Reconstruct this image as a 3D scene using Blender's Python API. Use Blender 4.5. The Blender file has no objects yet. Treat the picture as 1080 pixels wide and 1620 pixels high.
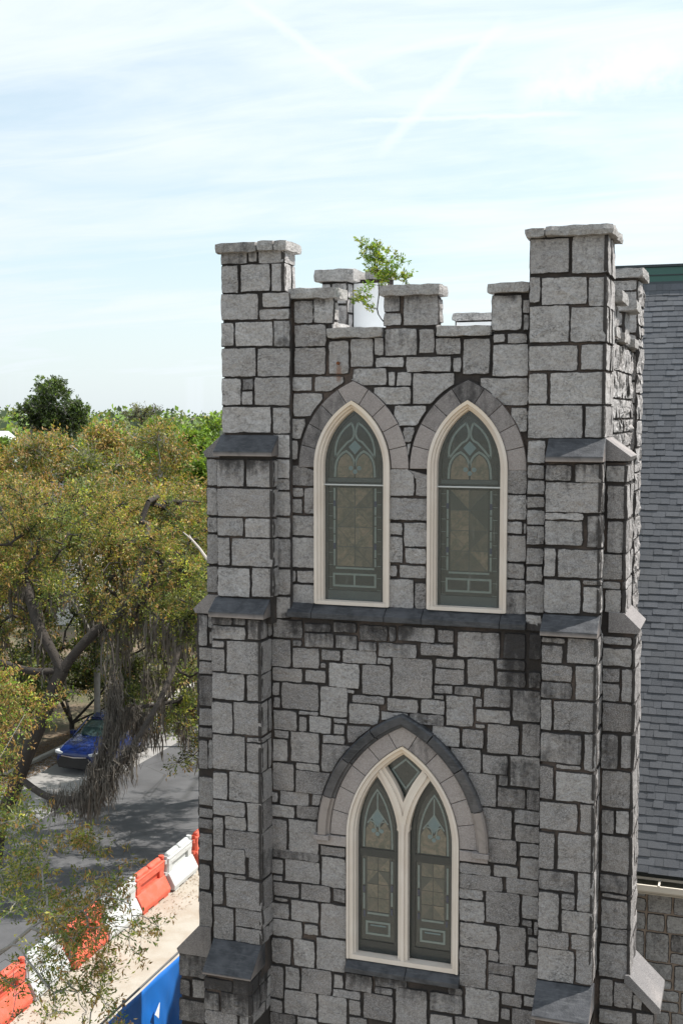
import bpy, math, random
import numpy as np
from mathutils import Vector, noise as mnoise

D2R = math.radians
scene = bpy.context.scene
col = scene.collection

# ------------------------------------------------------------------ camera, sky, sun, exposure
CAM = np.array([7.229, -16.0, 12.6])
YAW = math.atan2(0.3216, 0.9468)
PITCH = math.atan(154 / 1930.0)
cam_data = bpy.data.cameras.new("camera")
cam_data.sensor_fit = 'VERTICAL'
cam_data.sensor_height = 36.0
cam_data.lens = 36.0 * 1930.0 / 1620.0
cam_data.clip_end = 6000
cam_data.clip_start = 0.1
cam = bpy.data.objects.new("camera", cam_data)
col.objects.link(cam)
cam.location = CAM
cam.rotation_euler = (math.pi / 2 - PITCH, 0, YAW)
scene.camera = cam

SUN_EL = D2R(56)
SUN_V = np.array([0.90, 0.435, 0.0]); SUN_V /= np.linalg.norm(SUN_V)
SUN_V = SUN_V * math.cos(SUN_EL) + np.array([0, 0, math.sin(SUN_EL)])
SUN_AZ = math.atan2(SUN_V[0], SUN_V[1])
sun_data = bpy.data.lights.new("sun", 'SUN')
sun_data.energy = 5.0
sun_data.angle = D2R(0.6)
sun_data.color = (1.0, 0.955, 0.89)
sun = bpy.data.objects.new("sun", sun_data)
col.objects.link(sun)
sun.rotation_euler = Vector(SUN_V).to_track_quat('Z', 'Y').to_euler()
sun.location = (30, 20, 60)

scene.view_settings.view_transform = 'Standard'
scene.view_settings.look = 'None'
scene.view_settings.gamma = 1.0
scene.view_settings.use_curve_mapping = False
scene.view_settings.exposure = 0.4
scene.cycles.max_bounces = 6
scene.cycles.diffuse_bounces = 3
scene.cycles.transparent_max_bounces = 8


def link(nt, a, b):
    nt.links.new(a, b)


def N(nt, t, **kw):
    n = nt.nodes.new(t)
    for k, v in kw.items():
        if k in n.inputs.keys() if isinstance(k, str) else False:
            n.inputs[k].default_value = v
        else:
            setattr(n, k, v)
    return n


def math_n(nt, op, a, b=None, c=None, clamp=False):
    n = nt.nodes.new('ShaderNodeMath'); n.operation = op; n.use_clamp = clamp
    for i, v in enumerate((a, b, c)):
        if v is None: continue
        if isinstance(v, (int, float)): n.inputs[i].default_value = v
        else: nt.links.new(v, n.inputs[i])
    return n.outputs[0]


def ramp(nt, f, lo, hi, a=0.0, b=1.0, smooth=True):
    n = nt.nodes.new('ShaderNodeMapRange')
    n.interpolation_type = 'SMOOTHSTEP' if smooth else 'LINEAR'
    nt.links.new(f, n.inputs['Value'])
    n.inputs['From Min'].default_value = lo; n.inputs['From Max'].default_value = hi
    n.inputs['To Min'].default_value = a; n.inputs['To Max'].default_value = b
    return n.outputs['Result']


def mixc(nt, f, a, b, mode='MIX'):
    n = nt.nodes.new('ShaderNodeMix'); n.data_type = 'RGBA'; n.blend_type = mode
    for idx, v in ((0, f), (6, a), (7, b)):
        if isinstance(v, (int, float)): n.inputs[idx].default_value = v
        elif isinstance(v, tuple): n.inputs[idx].default_value = (*v, 1) if len(v) == 3 else v
        else: nt.links.new(v, n.inputs[idx])
    return n.outputs[2]


def noise_n(nt, vec, scale, detail=4, rough=0.55, dist=0.0):
    n = nt.nodes.new('ShaderNodeTexNoise')
    n.inputs['Scale'].default_value = scale; n.inputs['Detail'].default_value = detail
    n.inputs['Roughness'].default_value = rough; n.inputs['Distortion'].default_value = dist
    if vec is not None: nt.links.new(vec, n.inputs['Vector'])
    return n.outputs['Fac']


def scaled(nt, vec, s, loc=(0, 0, 0), rot=(0, 0, 0)):
    n = nt.nodes.new('ShaderNodeMapping')
    n.inputs['Scale'].default_value = s; n.inputs['Location'].default_value = loc; n.inputs['Rotation'].default_value = rot
    nt.links.new(vec, n.inputs['Vector'])
    return n.outputs[0]


# --- sky: Nishita behind thin cirrus, with three contrails
world = bpy.data.worlds.new("World")
scene.world = world
world.use_nodes = True
wt = world.node_tree
wt.nodes.clear()
wout = wt.nodes.new('ShaderNodeOutputWorld')
bg = wt.nodes.new('ShaderNodeBackground')
SKY_STRENGTH = 0.12
bg.inputs['Strength'].default_value = SKY_STRENGTH
sky = wt.nodes.new('ShaderNodeTexSky')
sky.sky_type = 'NISHITA'
sky.sun_disc = False
sky.sun_elevation = SUN_EL
sky.sun_rotation = SUN_AZ
sky.air_density = 1.0; sky.dust_density = 1.2; sky.ozone_density = 1.0
tc = wt.nodes.new('ShaderNodeTexCoord')
gen = tc.outputs['Generated']
sep = wt.nodes.new('ShaderNodeSeparateXYZ'); link(wt, gen, sep.inputs[0])
zc = math_n(wt, 'MAXIMUM', sep.outputs[2], 0.03)
# project the direction on a flat cloud layer
u = math_n(wt, 'DIVIDE', sep.outputs[0], math_n(wt, 'ADD', zc, 0.12))
v = math_n(wt, 'DIVIDE', sep.outputs[1], math_n(wt, 'ADD', zc, 0.12))
comb = wt.nodes.new('ShaderNodeCombineXYZ'); link(wt, u, comb.inputs[0]); link(wt, v, comb.inputs[1])
cl1 = noise_n(wt, scaled(wt, comb.outputs[0], (0.55, 1.3, 1), (3.1, 1.2, 0), (0, 0, 0.5)), 1.1, 6, 0.55, 0.6)
cl2 = noise_n(wt, scaled(wt, comb.outputs[0], (0.9, 3.2, 1), (7.3, 4.2, 0), (0, 0, 0.9)), 1.6, 7, 0.62, 0.9)
cm = math_n(wt, 'ADD', math_n(wt, 'MULTIPLY', cl1, 0.65), math_n(wt, 'MULTIPLY', cl2, 0.35))
cirrus = ramp(wt, cm, 0.30, 0.66, 0.50, 0.94)
horizon = ramp(wt, sep.outputs[2], 0.0, 0.34, 0.8, 0.0)
cloud = math_n(wt, 'MAXIMUM', cirrus, horizon)
def camdir(x, y):
    fh = np.array([-math.sin(YAW), math.cos(YAW), 0]); r = np.array([fh[1], -fh[0], 0])
    fw = fh * math.cos(PITCH) + np.array([0, 0, -math.sin(PITCH)]); up = np.cross(r, fw)
    d = fw + r * (x - 540) / 1930 - up * (y - 810) / 1930
    return d / np.linalg.norm(d)
def trail(a, b, width, strength):
    """a straight contrail is a great circle: a band round the plane through two sky directions"""
    A, B = camdir(*a), camdir(*b)
    n = np.cross(A, B); n /= np.linalg.norm(n)
    mid = (A + B) / 2; mid /= np.linalg.norm(mid)
    half = math.acos(float(np.clip(A @ mid, -1, 1)))
    d1 = wt.nodes.new('ShaderNodeVectorMath'); d1.operation = 'DOT_PRODUCT'
    link(wt, gen, d1.inputs[0]); d1.inputs[1].default_value = tuple(n)
    wob = noise_n(wt, gen, 60, 5, 0.6)
    dist = math_n(wt, 'ABSOLUTE', math_n(wt, 'ADD', d1.outputs['Value'], math_n(wt, 'MULTIPLY', math_n(wt, 'SUBTRACT', wob, 0.5), width * 1.6)))
    band = ramp(wt, dist, 0.0, width, 1.0, 0.0)
    d2 = wt.nodes.new('ShaderNodeVectorMath'); d2.operation = 'DOT_PRODUCT'
    link(wt, gen, d2.inputs[0]); d2.inputs[1].default_value = tuple(mid)
    along = ramp(wt, d2.outputs['Value'], math.cos(half * 1.25), math.cos(half * 0.75), 0.0, 1.0)
    return math_n(wt, 'MULTIPLY', math_n(wt, 'MULTIPLY', band, along), strength)
for t in (trail((385, 0), (580, 140), 0.006, 0.6), trail((790, 45), (605, 235), 0.008, 0.58), trail((560, 192), (900, 180), 0.003, 0.6),
          trail((830, 145), (1080, 95), 0.022, 0.85)):
    cloud = math_n(wt, 'ADD', cloud, math_n(wt, 'MULTIPLY', t, math_n(wt, 'SUBTRACT', 1.0, cloud)), clamp=True)
cloud_rgb = (0.83 / SKY_STRENGTH, 0.90 / SKY_STRENGTH, 0.95 / SKY_STRENGTH)
skyb = mixc(wt, 1.0, sky.outputs[0], (1.0, 1.20, 1.12), 'MULTIPLY')
sd = wt.nodes.new('ShaderNodeVectorMath'); sd.operation = 'DOT_PRODUCT'
link(wt, gen, sd.inputs[0]); sd.inputs[1].default_value = tuple(SUN_V)
glow = ramp(wt, sd.outputs['Value'], -0.8, 0.9, 0.60, 1.10, False)     # thin cloud scatters sunlight forward
cw = wt.nodes.new('ShaderNodeVectorMath'); cw.operation = 'SCALE'; cw.inputs[0].default_value = cloud_rgb; link(wt, glow, cw.inputs['Scale'])
skyc = mixc(wt, cloud, skyb, cw.outputs[0])
below = ramp(wt, sep.outputs[2], -0.02, 0.0)
skyc = mixc(wt, below, (1.2, 1.2, 1.1), skyc)
link(wt, skyc, bg.inputs['Color'])
link(wt, bg.outputs[0], wout.inputs['Surface'])

FWH = np.array([-math.sin(YAW), math.cos(YAW), 0.0])
RGT = np.array([FWH[1], -FWH[0], 0.0])
FWD = FWH * math.cos(PITCH) + np.array([0, 0, -math.sin(PITCH)])
UPV = np.cross(RGT, FWD)
def at(x, y, d):
    """world point seen at photo pixel x, y at distance d ahead of the camera"""
    return CAM + d * (FWD + RGT * (x - 540) / 1930.0 - UPV * (y - 810) / 1930.0)


# ------------------------------------------------------------------ materials
def base_mat(name, rough=0.85):
    m = bpy.data.materials.new(name); m.use_nodes = True
    nt = m.node_tree; b = nt.nodes['Principled BSDF']
    b.inputs['Roughness'].default_value = rough
    geo = nt.nodes.new('ShaderNodeNewGeometry')
    return m, nt, b, geo.outputs['Position']


def bump(nt, b, h, dist=0.01, strength=1.0):
    n = nt.nodes.new('ShaderNodeBump'); n.inputs['Distance'].default_value = dist; n.inputs['Strength'].default_value = strength
    link(nt, h, n.inputs['Height']); link(nt, n.outputs[0], b.inputs['Normal'])


def attr(nt, name, out='Fac'):
    n = nt.nodes.new('ShaderNodeAttribute'); n.attribute_name = name
    return n.outputs[out]


def simple(name, c, rough=0.7, var=0.12, scale=6.0, metal=0.0, bmp=0.0, spec=0.5):
    m, nt, b, pos = base_mat(name, rough)
    f = noise_n(nt, pos, scale, 5, 0.6)
    c1 = tuple(max(0, x * (1 - var)) for x in c); c2 = tuple(min(1, x * (1 + var)) for x in c)
    link(nt, mixc(nt, f, c1, c2), b.inputs['Base Color'])
    b.inputs['Metallic'].default_value = metal
    b.inputs['Specular IOR Level'].default_value = spec
    if bmp: bump(nt, b, noise_n(nt, pos, scale * 6, 4, 0.6), bmp)
    return m


def stone_material(name, light, dark, grain=1.0, smooth=False):
    m, nt, b, pos = base_mat(name, 0.88)
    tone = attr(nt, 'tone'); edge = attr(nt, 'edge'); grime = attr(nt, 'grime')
    big = noise_n(nt, pos, 3.5, 5, 0.6, 0.3)
    speck = noise_n(nt, pos, 85, 3, 0.7)
    speck2 = noise_n(nt, pos, 30, 5, 0.65)
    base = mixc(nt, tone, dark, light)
    base = mixc(nt, ramp(nt, big, 0.3, 0.7, 0.0, 0.32 if not smooth else 0.2), base, (0.22, 0.205, 0.20))
    mott = noise_n(nt, scaled(nt, pos, (1, 1, 1.4), (3, 1, 2)), 13, 6, 0.72, 0.8)
    base = mixc(nt, ramp(nt, mott, 0.36, 0.66, 0.0, 0.55 * grain), base, (0.13, 0.118, 0.112))
    warm = noise_n(nt, pos, 1.6, 3, 0.5)
    base = mixc(nt, ramp(nt, warm, 0.45, 0.7, 0.0, 0.35), base, (0.40, 0.355, 0.33))
    base = mixc(nt, ramp(nt, speck, 0.40, 0.66, 0.0, 0.52 * grain), base, (0.66, 0.63, 0.62))
    base = mixc(nt, ramp(nt, speck2, 0.52, 0.30, 0.0, 0.45 * grain), base, (0.115, 0.11, 0.115))
    # black crust that creeps in from the joints and runs down below ledges
    rag = noise_n(nt, pos, 22, 6, 0.7, 0.4)
    e = math_n(nt, 'ADD', math_n(nt, 'MULTIPLY', edge, 0.75), math_n(nt, 'MULTIPLY', rag, 0.65))
    ef = ramp(nt, e, 0.74, 0.90, 0.0, 0.93)
    base = mixc(nt, ef, base, (0.035, 0.03, 0.028))
    cr_ = noise_n(nt, scaled(nt, pos, (1, 1, 1.7)), 5.5, 7, 0.62, 1.6)
    crk = ramp(nt, math_n(nt, 'ABSOLUTE', math_n(nt, 'SUBTRACT', cr_, 0.5)), 0.0, 0.012, 1.0, 0.0)
    msk = ramp(nt, noise_n(nt, pos, 2.3, 3, 0.5), 0.50, 0.66, 0.0, 0.75 if not smooth else 0.0)
    crk = math_n(nt, 'MULTIPLY', crk, msk)
    base = mixc(nt, crk, base, (0.07, 0.062, 0.06))  # relief put into the colour: crevice shade painted along dirty cracks
    streak = noise_n(nt, scaled(nt, pos, (9, 9, 1.4)), 1.0, 6, 0.65, 0.5)
    blot = noise_n(nt, pos, 9, 6, 0.7)
    s = math_n(nt, 'ADD', grime, math_n(nt, 'ADD', math_n(nt, 'MULTIPLY', streak, 0.55), math_n(nt, 'MULTIPLY', blot, 0.5)))
    gf = ramp(nt, s, 0.64, 1.0, 0.0, 0.93)
    base = mixc(nt, gf, base, (0.032, 0.029, 0.030))
    if not smooth:                                 # rust bled from the weep pipe
        dm = nt.nodes.new('ShaderNodeVectorMath'); dm.operation = 'LENGTH'
        link(nt, scaled(nt, pos, (9, 0.5, 3.2), (-1.72 * 9, 0, -13.17 * 3.2)), dm.inputs[0])
        rf = ramp(nt, math_n(nt, 'ADD', dm.outputs['Value'], math_n(nt, 'MULTIPLY', rag, 0.5)), 0.42, 0.80, 0.6, 0.0)
        base = mixc(nt, rf, base, (0.26, 0.12, 0.06))
    link(nt, base, b.inputs['Base Color'])
    h = math_n(nt, 'ADD', math_n(nt, 'MULTIPLY', noise_n(nt, pos, 14, 8, 0.68), 1.0), math_n(nt, 'SUBTRACT', math_n(nt, 'MULTIPLY', noise_n(nt, pos, 70, 5, 0.7), 0.35), math_n(nt, 'MULTIPLY', crk, 0.3)))
    bump(nt, b, h, 0.05 if not smooth else 0.005, 1.0)
    return m


M = {}
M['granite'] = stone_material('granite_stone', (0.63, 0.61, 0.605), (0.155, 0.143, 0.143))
M['dressed'] = stone_material('dressed_stone', (0.35, 0.30, 0.285), (0.11, 0.105, 0.108), 0.5, True)
M['coping'] = stone_material('coping_stone', (0.58, 0.565, 0.545), (0.42, 0.405, 0.39), 1.0)
m, nt, b, pos = base_mat('slate_weathering', 0.6)
f = noise_n(nt, pos, 5, 6, 0.65, 0.5); f2 = noise_n(nt, scaled(nt, pos, (3, 3, 30)), 2.0, 5, 0.6)
c = mixc(nt, ramp(nt, f, 0.32, 0.68), (0.022, 0.024, 0.029), (0.062, 0.064, 0.072))
c = mixc(nt, ramp(nt, f2, 0.48, 0.75, 0, 0.35), c, (0.15, 0.15, 0.155))
c = mixc(nt, math_n(nt, 'MULTIPLY', attr(nt, 'tone'), ramp(nt, f, 0.2, 0.6, 0.6, 1.0)), c, (0.36, 0.31, 0.285))
link(nt, c, b.inputs['Base Color']); bump(nt, b, noise_n(nt, pos, 40, 6, 0.65), 0.006)
M['slate'] = m
m, nt, b, pos = base_mat('mortar', 0.95)
f = noise_n(nt, pos, 1.1, 4, 0.5); f2 = noise_n(nt, pos, 30, 5, 0.6)
c = mixc(nt, ramp(nt, f, 0.48, 0.62), (0.036, 0.031, 0.029), (0.115, 0.086, 0.072))
c = mixc(nt, ramp(nt, f2, 0.35, 0.7, 0, 0.6), c, (0.05, 0.042, 0.038))
link(nt, c, b.inputs['Base Color']); bump(nt, b, noise_n(nt, pos, 35, 6, 0.7), 0.02)
M['mortar'] = m
M['tan_mortar'] = simple('tan_mortar', (0.36, 0.28, 0.22), 0.95, 0.25, 14, bmp=0.006)
m, nt, b, pos = base_mat('cream_paint', 0.55)
f = noise_n(nt, scaled(nt, pos, (14, 14, 3)), 1.0, 7, 0.7, 0.3); f2 = noise_n(nt, pos, 2.0, 3, 0.5)
c = mixc(nt, ramp(nt, f2, 0.3, 0.7), (0.64, 0.56, 0.49), (0.70, 0.63, 0.565))
c = mixc(nt, ramp(nt, f, 0.64, 0.70, 0, 0.85), c, (0.42, 0.38, 0.33))
c = mixc(nt, math_n(nt, 'MULTIPLY', attr(nt, 'tone'), 1.0), c, (0.72, 0.56, 0.37))
link(nt, c, b.inputs['Base Color']); bump(nt, b, noise_n(nt, pos, 60, 4, 0.6), 0.003)
M['cream'] = m
M['sash'] = simple('sash_paint', (0.032, 0.040, 0.040), 0.45, 0.2, 5)
M['sash_light'] = simple('weathered_sash_paint', (0.10, 0.125, 0.12), 0.5, 0.2, 8)
m, nt, b, pos = base_mat('dark_leaded_glass', 0.18)
f = noise_n(nt, pos, 7, 4, 0.6)
link(nt, mixc(nt, f, (0.022, 0.032, 0.030), (0.055, 0.068, 0.062)), b.inputs['Base Color'])
bump(nt, b, noise_n(nt, pos, 14, 3, 0.5), 0.004); M['dark_glass'] = m
M['blue_glass'] = simple('pale_blue_glass', (0.30, 0.375, 0.355), 0.2, 0.25, 18)
M['teal_glass'] = simple('teal_glass', (0.24, 0.35, 0.37), 0.2, 0.2, 18)
M['navy_glass'] = simple('navy_glass', (0.04, 0.06, 0.13), 0.2, 0.2, 18)
m, nt, b, pos = base_mat('amber_opalescent_glass', 0.2)
f = noise_n(nt, scaled(nt, pos, (1, 1, 1)), 6, 6, 0.7, 1.2); f2 = noise_n(nt, pos, 15, 5, 0.7, 1.0)
oi = nt.nodes.new('ShaderNodeObjectInfo')
c = mixc(nt, ramp(nt, f, 0.35, 0.65), (0.15, 0.155, 0.11), (0.34, 0.275, 0.20))
c = mixc(nt, ramp(nt, f2, 0.45, 0.75, 0, 0.6), c, (0.46, 0.40, 0.30))
c = mixc(nt, attr(nt, 'tone'), c, (0.085, 0.10, 0.085))
link(nt, c, b.inputs['Base Color']); M['amber'] = m
m = bpy.data.materials.new('storm_glazing'); m.use_nodes = True
nt = m.node_tree; nt.nodes.clear()
o = nt.nodes.new('ShaderNodeOutputMaterial'); tr = nt.nodes.new('ShaderNodeBsdfTransparent'); gl = nt.nodes.new('ShaderNodeBsdfGlossy')
df = nt.nodes.new('ShaderNodeBsdfDiffuse'); df.inputs['Color'].default_value = (0.36, 0.385, 0.36, 1)
gl.inputs['Roughness'].default_value = 0.06; gl.inputs['Color'].default_value = (0.9, 0.9, 0.9, 1)
geo = nt.nodes.new('ShaderNodeNewGeometry')
fr = nt.nodes.new('ShaderNodeFresnel'); fr.inputs['IOR'].default_value = 1.45
m1 = nt.nodes.new('ShaderNodeMixShader'); m2 = nt.nodes.new('ShaderNodeMixShader')
drip = noise_n(nt, scaled(nt, geo.outputs['Position'], (26, 1, 1.6)), 1.0, 5, 0.6)
link(nt, math_n(nt, 'ADD', ramp(nt, drip, 0.6, 0.75, 0.0, 0.25), 0.12), m1.inputs[0])
link(nt, tr.outputs[0], m1.inputs[1]); link(nt, df.outputs[0], m1.inputs[2])
link(nt, fr.outputs[0], m2.inputs[0]); link(nt, m1.outputs[0], m2.inputs[1]); link(nt, gl.outputs[0], m2.inputs[2])
link(nt, m2.outputs[0], o.inputs['Surface']); M['storm'] = m
M['storm_clear'] = m.copy(); M['storm_clear'].name = 'clear_outer_glass'
for l_ in [l_ for l_ in M['storm_clear'].node_tree.links if l_.to_node.type == 'MIX_SHADER' and l_.to_socket == l_.to_node.inputs[0] and l_.from_node.type == 'MATH']:
    tn = l_.to_node; M['storm_clear'].node_tree.links.remove(l_); tn.inputs[0].default_value = 0.04
for n_ in M['storm_clear'].node_tree.nodes:
    if n_.type == 'BSDF_GLOSSY': n_.inputs['Color'].default_value = (0.5, 0.5, 0.5, 1)
m, nt, b, pos = base_mat('grey_shingle', 0.9)
f = noise_n(nt, pos, 120, 3, 0.7); f2 = noise_n(nt, pos, 0.9, 4, 0.6)
c = mixc(nt, attr(nt, 'tone'), (0.040, 0.045, 0.055), (0.082, 0.089, 0.103))
c = mixc(nt, ramp(nt, f, 0.4, 0.65, 0, 0.35), c, (0.20, 0.205, 0.215))
c = mixc(nt, ramp(nt, f2, 0.4, 0.7, 0, 0.25), c, (0.13, 0.13, 0.13))
link(nt, c, b.inputs['Base Color']); bump(nt, b, f, 0.003); M['shingle'] = m
M['green_metal'] = simple('green_ridge_metal', (0.045, 0.125, 0.105), 0.45, 0.12, 1.5)
M['dark_metal'] = simple('dark_metal', (0.03, 0.04, 0.045), 0.5, 0.2, 4)
M['membrane'] = simple('white_roof_membrane', (0.82, 0.83, 0.84), 0.5, 0.05, 2.5)
M['gutter'] = simple('cream_gutter', (0.72, 0.66, 0.57), 0.5, 0.08, 3)
M['debris'] = simple('leaf_debris', (0.16, 0.15, 0.11), 0.95, 0.6, 22, bmp=0.02)
m, nt, b, pos = base_mat('asphalt', 0.9)
f = noise_n(nt, pos, 0.5, 5, 0.6); f2 = noise_n(nt, pos, 60, 4, 0.7)
c = mixc(nt, ramp(nt, f, 0.35, 0.65), (0.062, 0.062, 0.066), (0.10, 0.10, 0.105))
c = mixc(nt, ramp(nt, f2, 0.4, 0.7, 0, 0.4), c, (0.13, 0.13, 0.13))
crack = nt.nodes.new('ShaderNodeTexVoronoi'); crack.feature = 'DISTANCE_TO_EDGE'; crack.inputs['Scale'].default_value = 0.35
wv = mixc(nt, 0.12, pos, N(nt, 'ShaderNodeTexNoise').outputs['Color']); link(nt, wv, crack.inputs['Vector'])
c = mixc(nt, ramp(nt, crack.outputs['Distance'], 0.0, 0.012, 0.6, 0.0), c, (0.04, 0.04, 0.04))
link(nt, c, b.inputs['Base Color']); bump(nt, b, f2, 0.004); M['asphalt'] = m
m, nt, b, pos = base_mat('sandy_concrete', 0.92)
f = noise_n(nt, pos, 1.2, 6, 0.65); f2 = noise_n(nt, pos, 14, 6, 0.7)
c = mixc(nt, ramp(nt, f, 0.35, 0.65), (0.36, 0.31, 0.25), (0.42, 0.385, 0.33))
c = mixc(nt, ramp(nt, f2, 0.58, 0.7, 0, 0.5), c, (0.40, 0.29, 0.21))
link(nt, c, b.inputs['Base Color']); bump(nt, b, f2, 0.008); M['sandy'] = m
M['concrete'] = simple('pale_concrete', (0.30, 0.29, 0.28), 0.9, 0.2, 1.5, bmp=0.004)
M['kerb'] = simple('kerb_concrete', (0.42, 0.40, 0.37), 0.9, 0.15, 3)
m, nt, b, pos = base_mat('leafy_ground', 0.95)
f = noise_n(nt, pos, 0.35, 6, 0.65); f2 = noise_n(nt, pos, 9, 6, 0.75)
c = mixc(nt, ramp(nt, f, 0.4, 0.6), (0.07, 0.075, 0.035), (0.15, 0.11, 0.075))
c = mixc(nt, ramp(nt, f2, 0.45, 0.65, 0, 0.7), c, (0.21, 0.15, 0.10))
link(nt, c, b.inputs['Base Color']); M['soil'] = m
M['tarp'] = simple('blue_tarp', (0.008, 0.14, 0.50), 0.5, 0.15, 3)
def plastic(name, c):
    m, nt, b, pos = base_mat(name, 0.55)
    oc = nt.nodes.new('ShaderNodeTexCoord').outputs['Object']
    f = noise_n(nt, oc, 3, 6, 0.7, 0.4); f2 = noise_n(nt, scaled(nt, oc, (20, 6, 20)), 1.0, 6, 0.7)
    k = mixc(nt, ramp(nt, f, 0.4, 0.7, 0, 0.35), c, tuple(min(0.8, x * 0.7 + 0.16) for x in c))
    k = mixc(nt, ramp(nt, f2, 0.60, 0.72, 0, 0.6), k, tuple(x * 0.35 + 0.03 for x in c))
    link(nt, k, b.inputs['Base Color']); M[name] = m
plastic('orange_plastic', (0.66, 0.105, 0.055)); plastic('white_plastic', (0.52, 0.535, 0.53))
M['post'] = simple('fence_post_metal', (0.10, 0.10, 0.10), 0.5, 0.2, 6)
M['rust'] = simple('rusty_iron', (0.16, 0.055, 0.02), 0.9, 0.4, 40)


def leaf_material():
    m = bpy.data.materials.new('leaves'); m.use_nodes = True
    nt = m.node_tree; nt.nodes.clear()
    o = nt.nodes.new('ShaderNodeOutputMaterial')
    a = nt.nodes.new('ShaderNodeAttribute'); a.attribute_name = 'col'
    d = nt.nodes.new('ShaderNodeBsdfPrincipled'); d.inputs['Roughness'].default_value = 0.5
    d.inputs['Specular IOR Level'].default_value = 0.35
    t = nt.nodes.new('ShaderNodeBsdfTranslucent')
    link(nt, a.outputs['Color'], d.inputs['Base Color'])
    link(nt, mixc(nt, 1.0, a.outputs['Color'], (1.5, 1.5, 0.6), 'MULTIPLY'), t.inputs['Color'])
    mx = nt.nodes.new('ShaderNodeMixShader'); mx.inputs[0].default_value = 0.38
    link(nt, d.outputs[0], mx.inputs[1]); link(nt, t.outputs[0], mx.inputs[2]); link(nt, mx.outputs[0], o.inputs['Surface'])
    return m
M['leaf'] = leaf_material()
M['moss'] = simple('spanish_moss', (0.125, 0.11, 0.092), 0.95, 0.35, 3)
M['bark'] = simple('oak_bark', (0.048, 0.040, 0.034), 0.95, 0.45, 5, bmp=0.02)
M['pale_bark'] = simple('pale_branch_bark', (0.27, 0.255, 0.235), 0.95, 0.35, 6, bmp=0.01)
M['dead_bark'] = simple('bleached_dead_wood', (0.42, 0.38, 0.34), 0.9, 0.15, 9)


# ------------------------------------------------------------------ object helpers
WORLDPOS = {}
def empty(name, loc, label, cat, group=None):
    o = bpy.data.objects.new(name, None); col.objects.link(o)
    o.empty_display_size = 0.3
    o.location = loc; o['label'] = label; o['category'] = cat
    if group: o['group'] = group
    WORLDPOS[o.name] = np.array(loc, float)
    return o


class MB:
    def __init__(s):
        s.v = []; s.f = []; s.a = []           # a: (tone, edge, grime) per vertex

    def add(s, verts, faces, a=None):
        k = len(s.v)
        s.v.extend([tuple(map(float, p)) for p in verts])
        s.f.extend([tuple(k + i for i in f) for f in faces])
        if a is None: a = [(0.5, 0, 0)] * len(verts)
        elif isinstance(a, tuple): a = [a] * len(verts)
        s.a.extend(a)

    def box(s, x0, x1, y0, y1, z0, z1, a=None):
        s.add([(x0, y0, z0), (x1, y0, z0), (x1, y1, z0), (x0, y1, z0), (x0, y0, z1), (x1, y0, z1), (x1, y1, z1), (x0, y1, z1)],
              [(0, 3, 2, 1), (4, 5, 6, 7), (0, 1, 5, 4), (1, 2, 6, 5), (2, 3, 7, 6), (3, 0, 4, 7)], a)

    def prism(s, prof, axis, t0, t1, a=None):
        """prof: 2-D outline; axis 'x' -> (y,z) outline, 'y' -> (x,z) outline, 'z' -> (x,y)"""
        n = len(prof)
        def P(p, t): return (t, p[0], p[1]) if axis == 'x' else (p[0], t, p[1]) if axis == 'y' else (p[0], p[1], t)
        s.add([P(p, t0) for p in prof] + [P(p, t1) for p in prof],
              [tuple(range(n))[::-1], tuple(range(n, 2 * n))] + [(i, (i + 1) % n, n + (i + 1) % n, n + i) for i in range(n)], a)

    def tube(s, pts, rad, sides=6, a=None, cap=True):
        pts = [np.array(p, float) for p in pts]
        if not hasattr(rad, '__len__'): rad = [rad] * len(pts)
        vs = []
        for i, p in enumerate(pts):
            d = pts[min(i + 1, len(pts) - 1)] - pts[max(i - 1, 0)]
            d /= (np.linalg.norm(d) + 1e-9)
            r = np.cross(d, (0.12, 0.31, 0.94) if abs(d[2]) < 0.9 else (1, 0.1, 0)); r /= np.linalg.norm(r)
            q = np.cross(d, r)
            for k in range(sides):
                t = 2 * math.pi * k / sides
                vs.append(p + rad[i] * (math.cos(t) * r + math.sin(t) * q))
        fs = []
        for i in range(len(pts) - 1):
            for k in range(sides):
                a0 = i * sides + k; b0 = i * sides + (k + 1) % sides
                fs.append((a0, b0, b0 + sides, a0 + sides))
        if cap:
            fs.append(tuple(range(sides))[::-1]); fs.append(tuple(range(len(vs) - sides, len(vs))))
        s.add(vs, fs, a)

    def build(s, name, mat, parent=None, kind=None, label=None, cat=None, group=None, smooth=False, bevel=0.0, origin=None):
        v = np.array(s.v, float)
        if origin is None:
            origin = np.array([0, 0, 0.0]) if not len(v) else (v.min(0) + v.max(0)) / 2
            if parent is None and len(v): origin[2] = v[:, 2].min()
        origin = np.array(origin, float)
        me = bpy.data.meshes.new(name)
        me.from_pydata([tuple(p) for p in (v - origin)], [], s.f)
        if mat is not None:
            for mm in (mat if isinstance(mat, (list, tuple)) else [mat]): me.materials.append(mm)
        arr = np.array(s.a, np.float32)
        for i, nm in enumerate(('tone', 'edge', 'grime')):
            at_ = me.attributes.new(nm, 'FLOAT', 'POINT'); at_.data.foreach_set('value', np.ascontiguousarray(arr[:, i]))
        if smooth: me.polygons.foreach_set('use_smooth', [True] * len(me.polygons))
        me.update()
        o = bpy.data.objects.new(name, me); col.objects.link(o)
        WORLDPOS[o.name] = origin
        if parent is not None:
            o.parent = parent; o.location = origin - WORLDPOS[parent.name]
        else: o.location = origin
        if kind: o['kind'] = kind
        if label: o['label'] = label
        if cat: o['category'] = cat
        if group: o['group'] = group
        if bevel:
            md = o.modifiers.new('bevel', 'BEVEL'); md.width = bevel; md.segments = 2; md.limit_method = 'ANGLE'
        return o


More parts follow.
